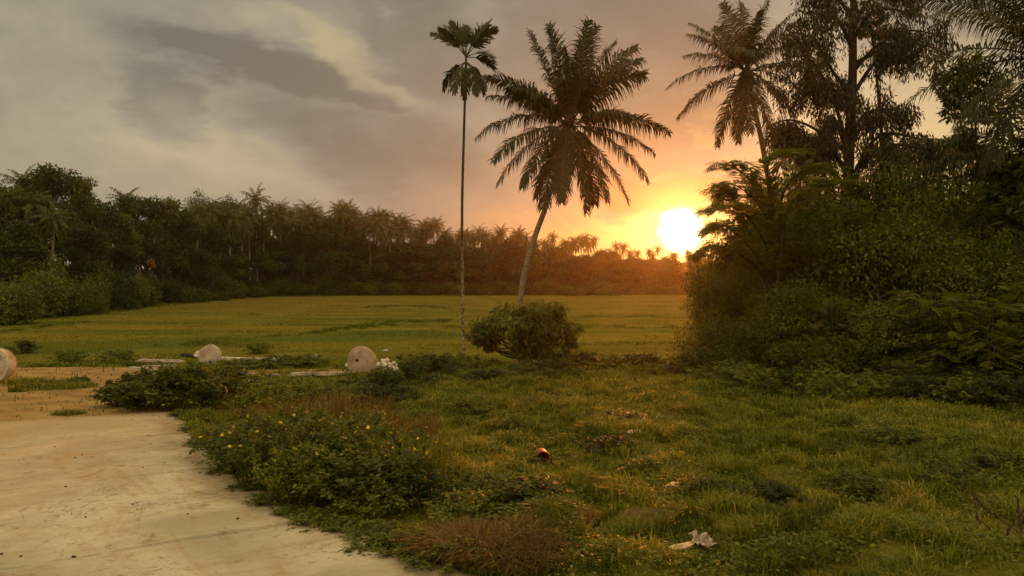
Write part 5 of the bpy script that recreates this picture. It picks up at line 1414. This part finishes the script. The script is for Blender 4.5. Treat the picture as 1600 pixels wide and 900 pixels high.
# stubble and young rice of the field
x, y, r = fan(330000, 31, 182, 1.45, 46); we = wood_edge(x, y); ok = (we < 1.5) & (y > 30.5); x, y, r, we = x[ok], y[ok], r[ok], we[ok]; n = len(x); bd = bund(x, y)
th_ = rs_.uniform(0, 2 * pi, n); hg = (.06 + .04 * np.clip(fbm(x, y, 9, 3, 2), -1, 1) + .10 * bd * rs_.uniform(.2, 1, n) + .5 * np.clip((we + 4) / 5, 0, 1) * rs_.uniform(0, 1, n)) * rs_.uniform(.6, 1.3, n)
ns = fbm(x * .35, y, 14, 4, 1)
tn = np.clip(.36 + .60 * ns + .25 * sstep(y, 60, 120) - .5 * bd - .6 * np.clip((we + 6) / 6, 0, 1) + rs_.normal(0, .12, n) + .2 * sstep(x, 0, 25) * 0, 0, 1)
mb = MB(); blades(mb, np.stack([x, y, zg(x, y) - .01], 1), np.stack([np.cos(th_), np.sin(th_), 0 * th_], 1), rs_.uniform(.1, .8, n), hg, .012 + .0007 * r, tn)
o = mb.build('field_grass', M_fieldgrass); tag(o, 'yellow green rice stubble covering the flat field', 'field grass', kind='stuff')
xs_, ys_ = [], []
for bi, bb in enumerate(BP):
    for (x0, y0), (x1, y1) in zip(bb[:-1], bb[1:]):
        n = int(np.hypot(x1 - x0, y1 - y0) * (460 if bi < 2 else 190)); t_ = rs_.rand(n); xs_.append(x0 + (x1 - x0) * t_ + rs_.normal(0, .42, n)); ys_.append(y0 + (y1 - y0) * t_ + rs_.normal(0, .42, n))
x, y = np.concatenate(xs_), np.concatenate(ys_); bd = bund(x, y); ok = (bd > .18) & (rs_.rand(len(x)) < np.clip(.35 + fbm(x, y, 3.0, 3, 2), 0.04, 1)) & (wood_edge(x, y) < 0); x, y, bd = x[ok], y[ok], bd[ok]; n = len(x); r = np.hypot(x, y)
th_ = rs_.uniform(0, 2 * pi, n); mb = MB(); blades(mb, np.stack([x, y, zg(x, y) - .01], 1), np.stack([np.cos(th_), np.sin(th_), 0 * th_], 1), rs_.uniform(.2, 1.1, n), rs_.uniform(.10, .34, n) * (.5 + bd * .6), .012 + .0006 * r, np.clip(rs_.normal(.22, .12, n), 0, 1))
o = mb.build('bund_weeds', M_grass); tag(o, 'dark green weeds growing on the low earth banks between the field plots', 'weeds', kind='stuff')
# crumbs of soil and leaf litter on the concrete
n = 900; x = rs_.uniform(-8.5, .5, n); y = rs_.uniform(4.5, 14.5, n); k = road_mask(x, y); ok = (k > .02) & ((rs_.rand(n) < np.exp(-k / .22) * .9) | (rs_.rand(n) < .10)); x, y = x[ok], y[ok]; n = len(x)
mb = MB()
for i in range(n): ico(mb, (x[i], y[i], float(zsmooth(x[i], y[i])) + .042), tuple(rs_.uniform(.005, .018, 2)) + (rs_.uniform(.003, .008),), 1, .25, rs_)
o = mb.build('soil_crumbs', M_barkd); tag(o, 'dark crumbs of soil and leaf litter on the concrete', 'debris', kind='stuff')

# ------------------------------------------------------------------ air: haze volume added for the warm glow round the sun
HAZE = 0.00021
if HAZE:
    mb = MB(); box(mb, (0, 80, 12), (760, 400, 42)); me = mb.mesh('haze', None)
    m = bpy.data.materials.new('haze_air'); m.use_nodes = True; nt = m.node_tree
    for nn_ in list(nt.nodes): nt.nodes.remove(nn_)
    out = nt.nodes.new('ShaderNodeOutputMaterial'); pv = nt.nodes.new('ShaderNodeVolumePrincipled')
    pv.inputs['Color'].default_value = (.98, .80, .60, 1); pv.inputs['Density'].default_value = HAZE; pv.inputs['Anisotropy'].default_value = .82
    nt.links.new(pv.outputs[0], out.inputs['Volume']); me.materials.append(m)
    o = link('haze', me); tag(o, 'thin warm haze added over the field for the glow round the sun', 'haze', kind='stuff')
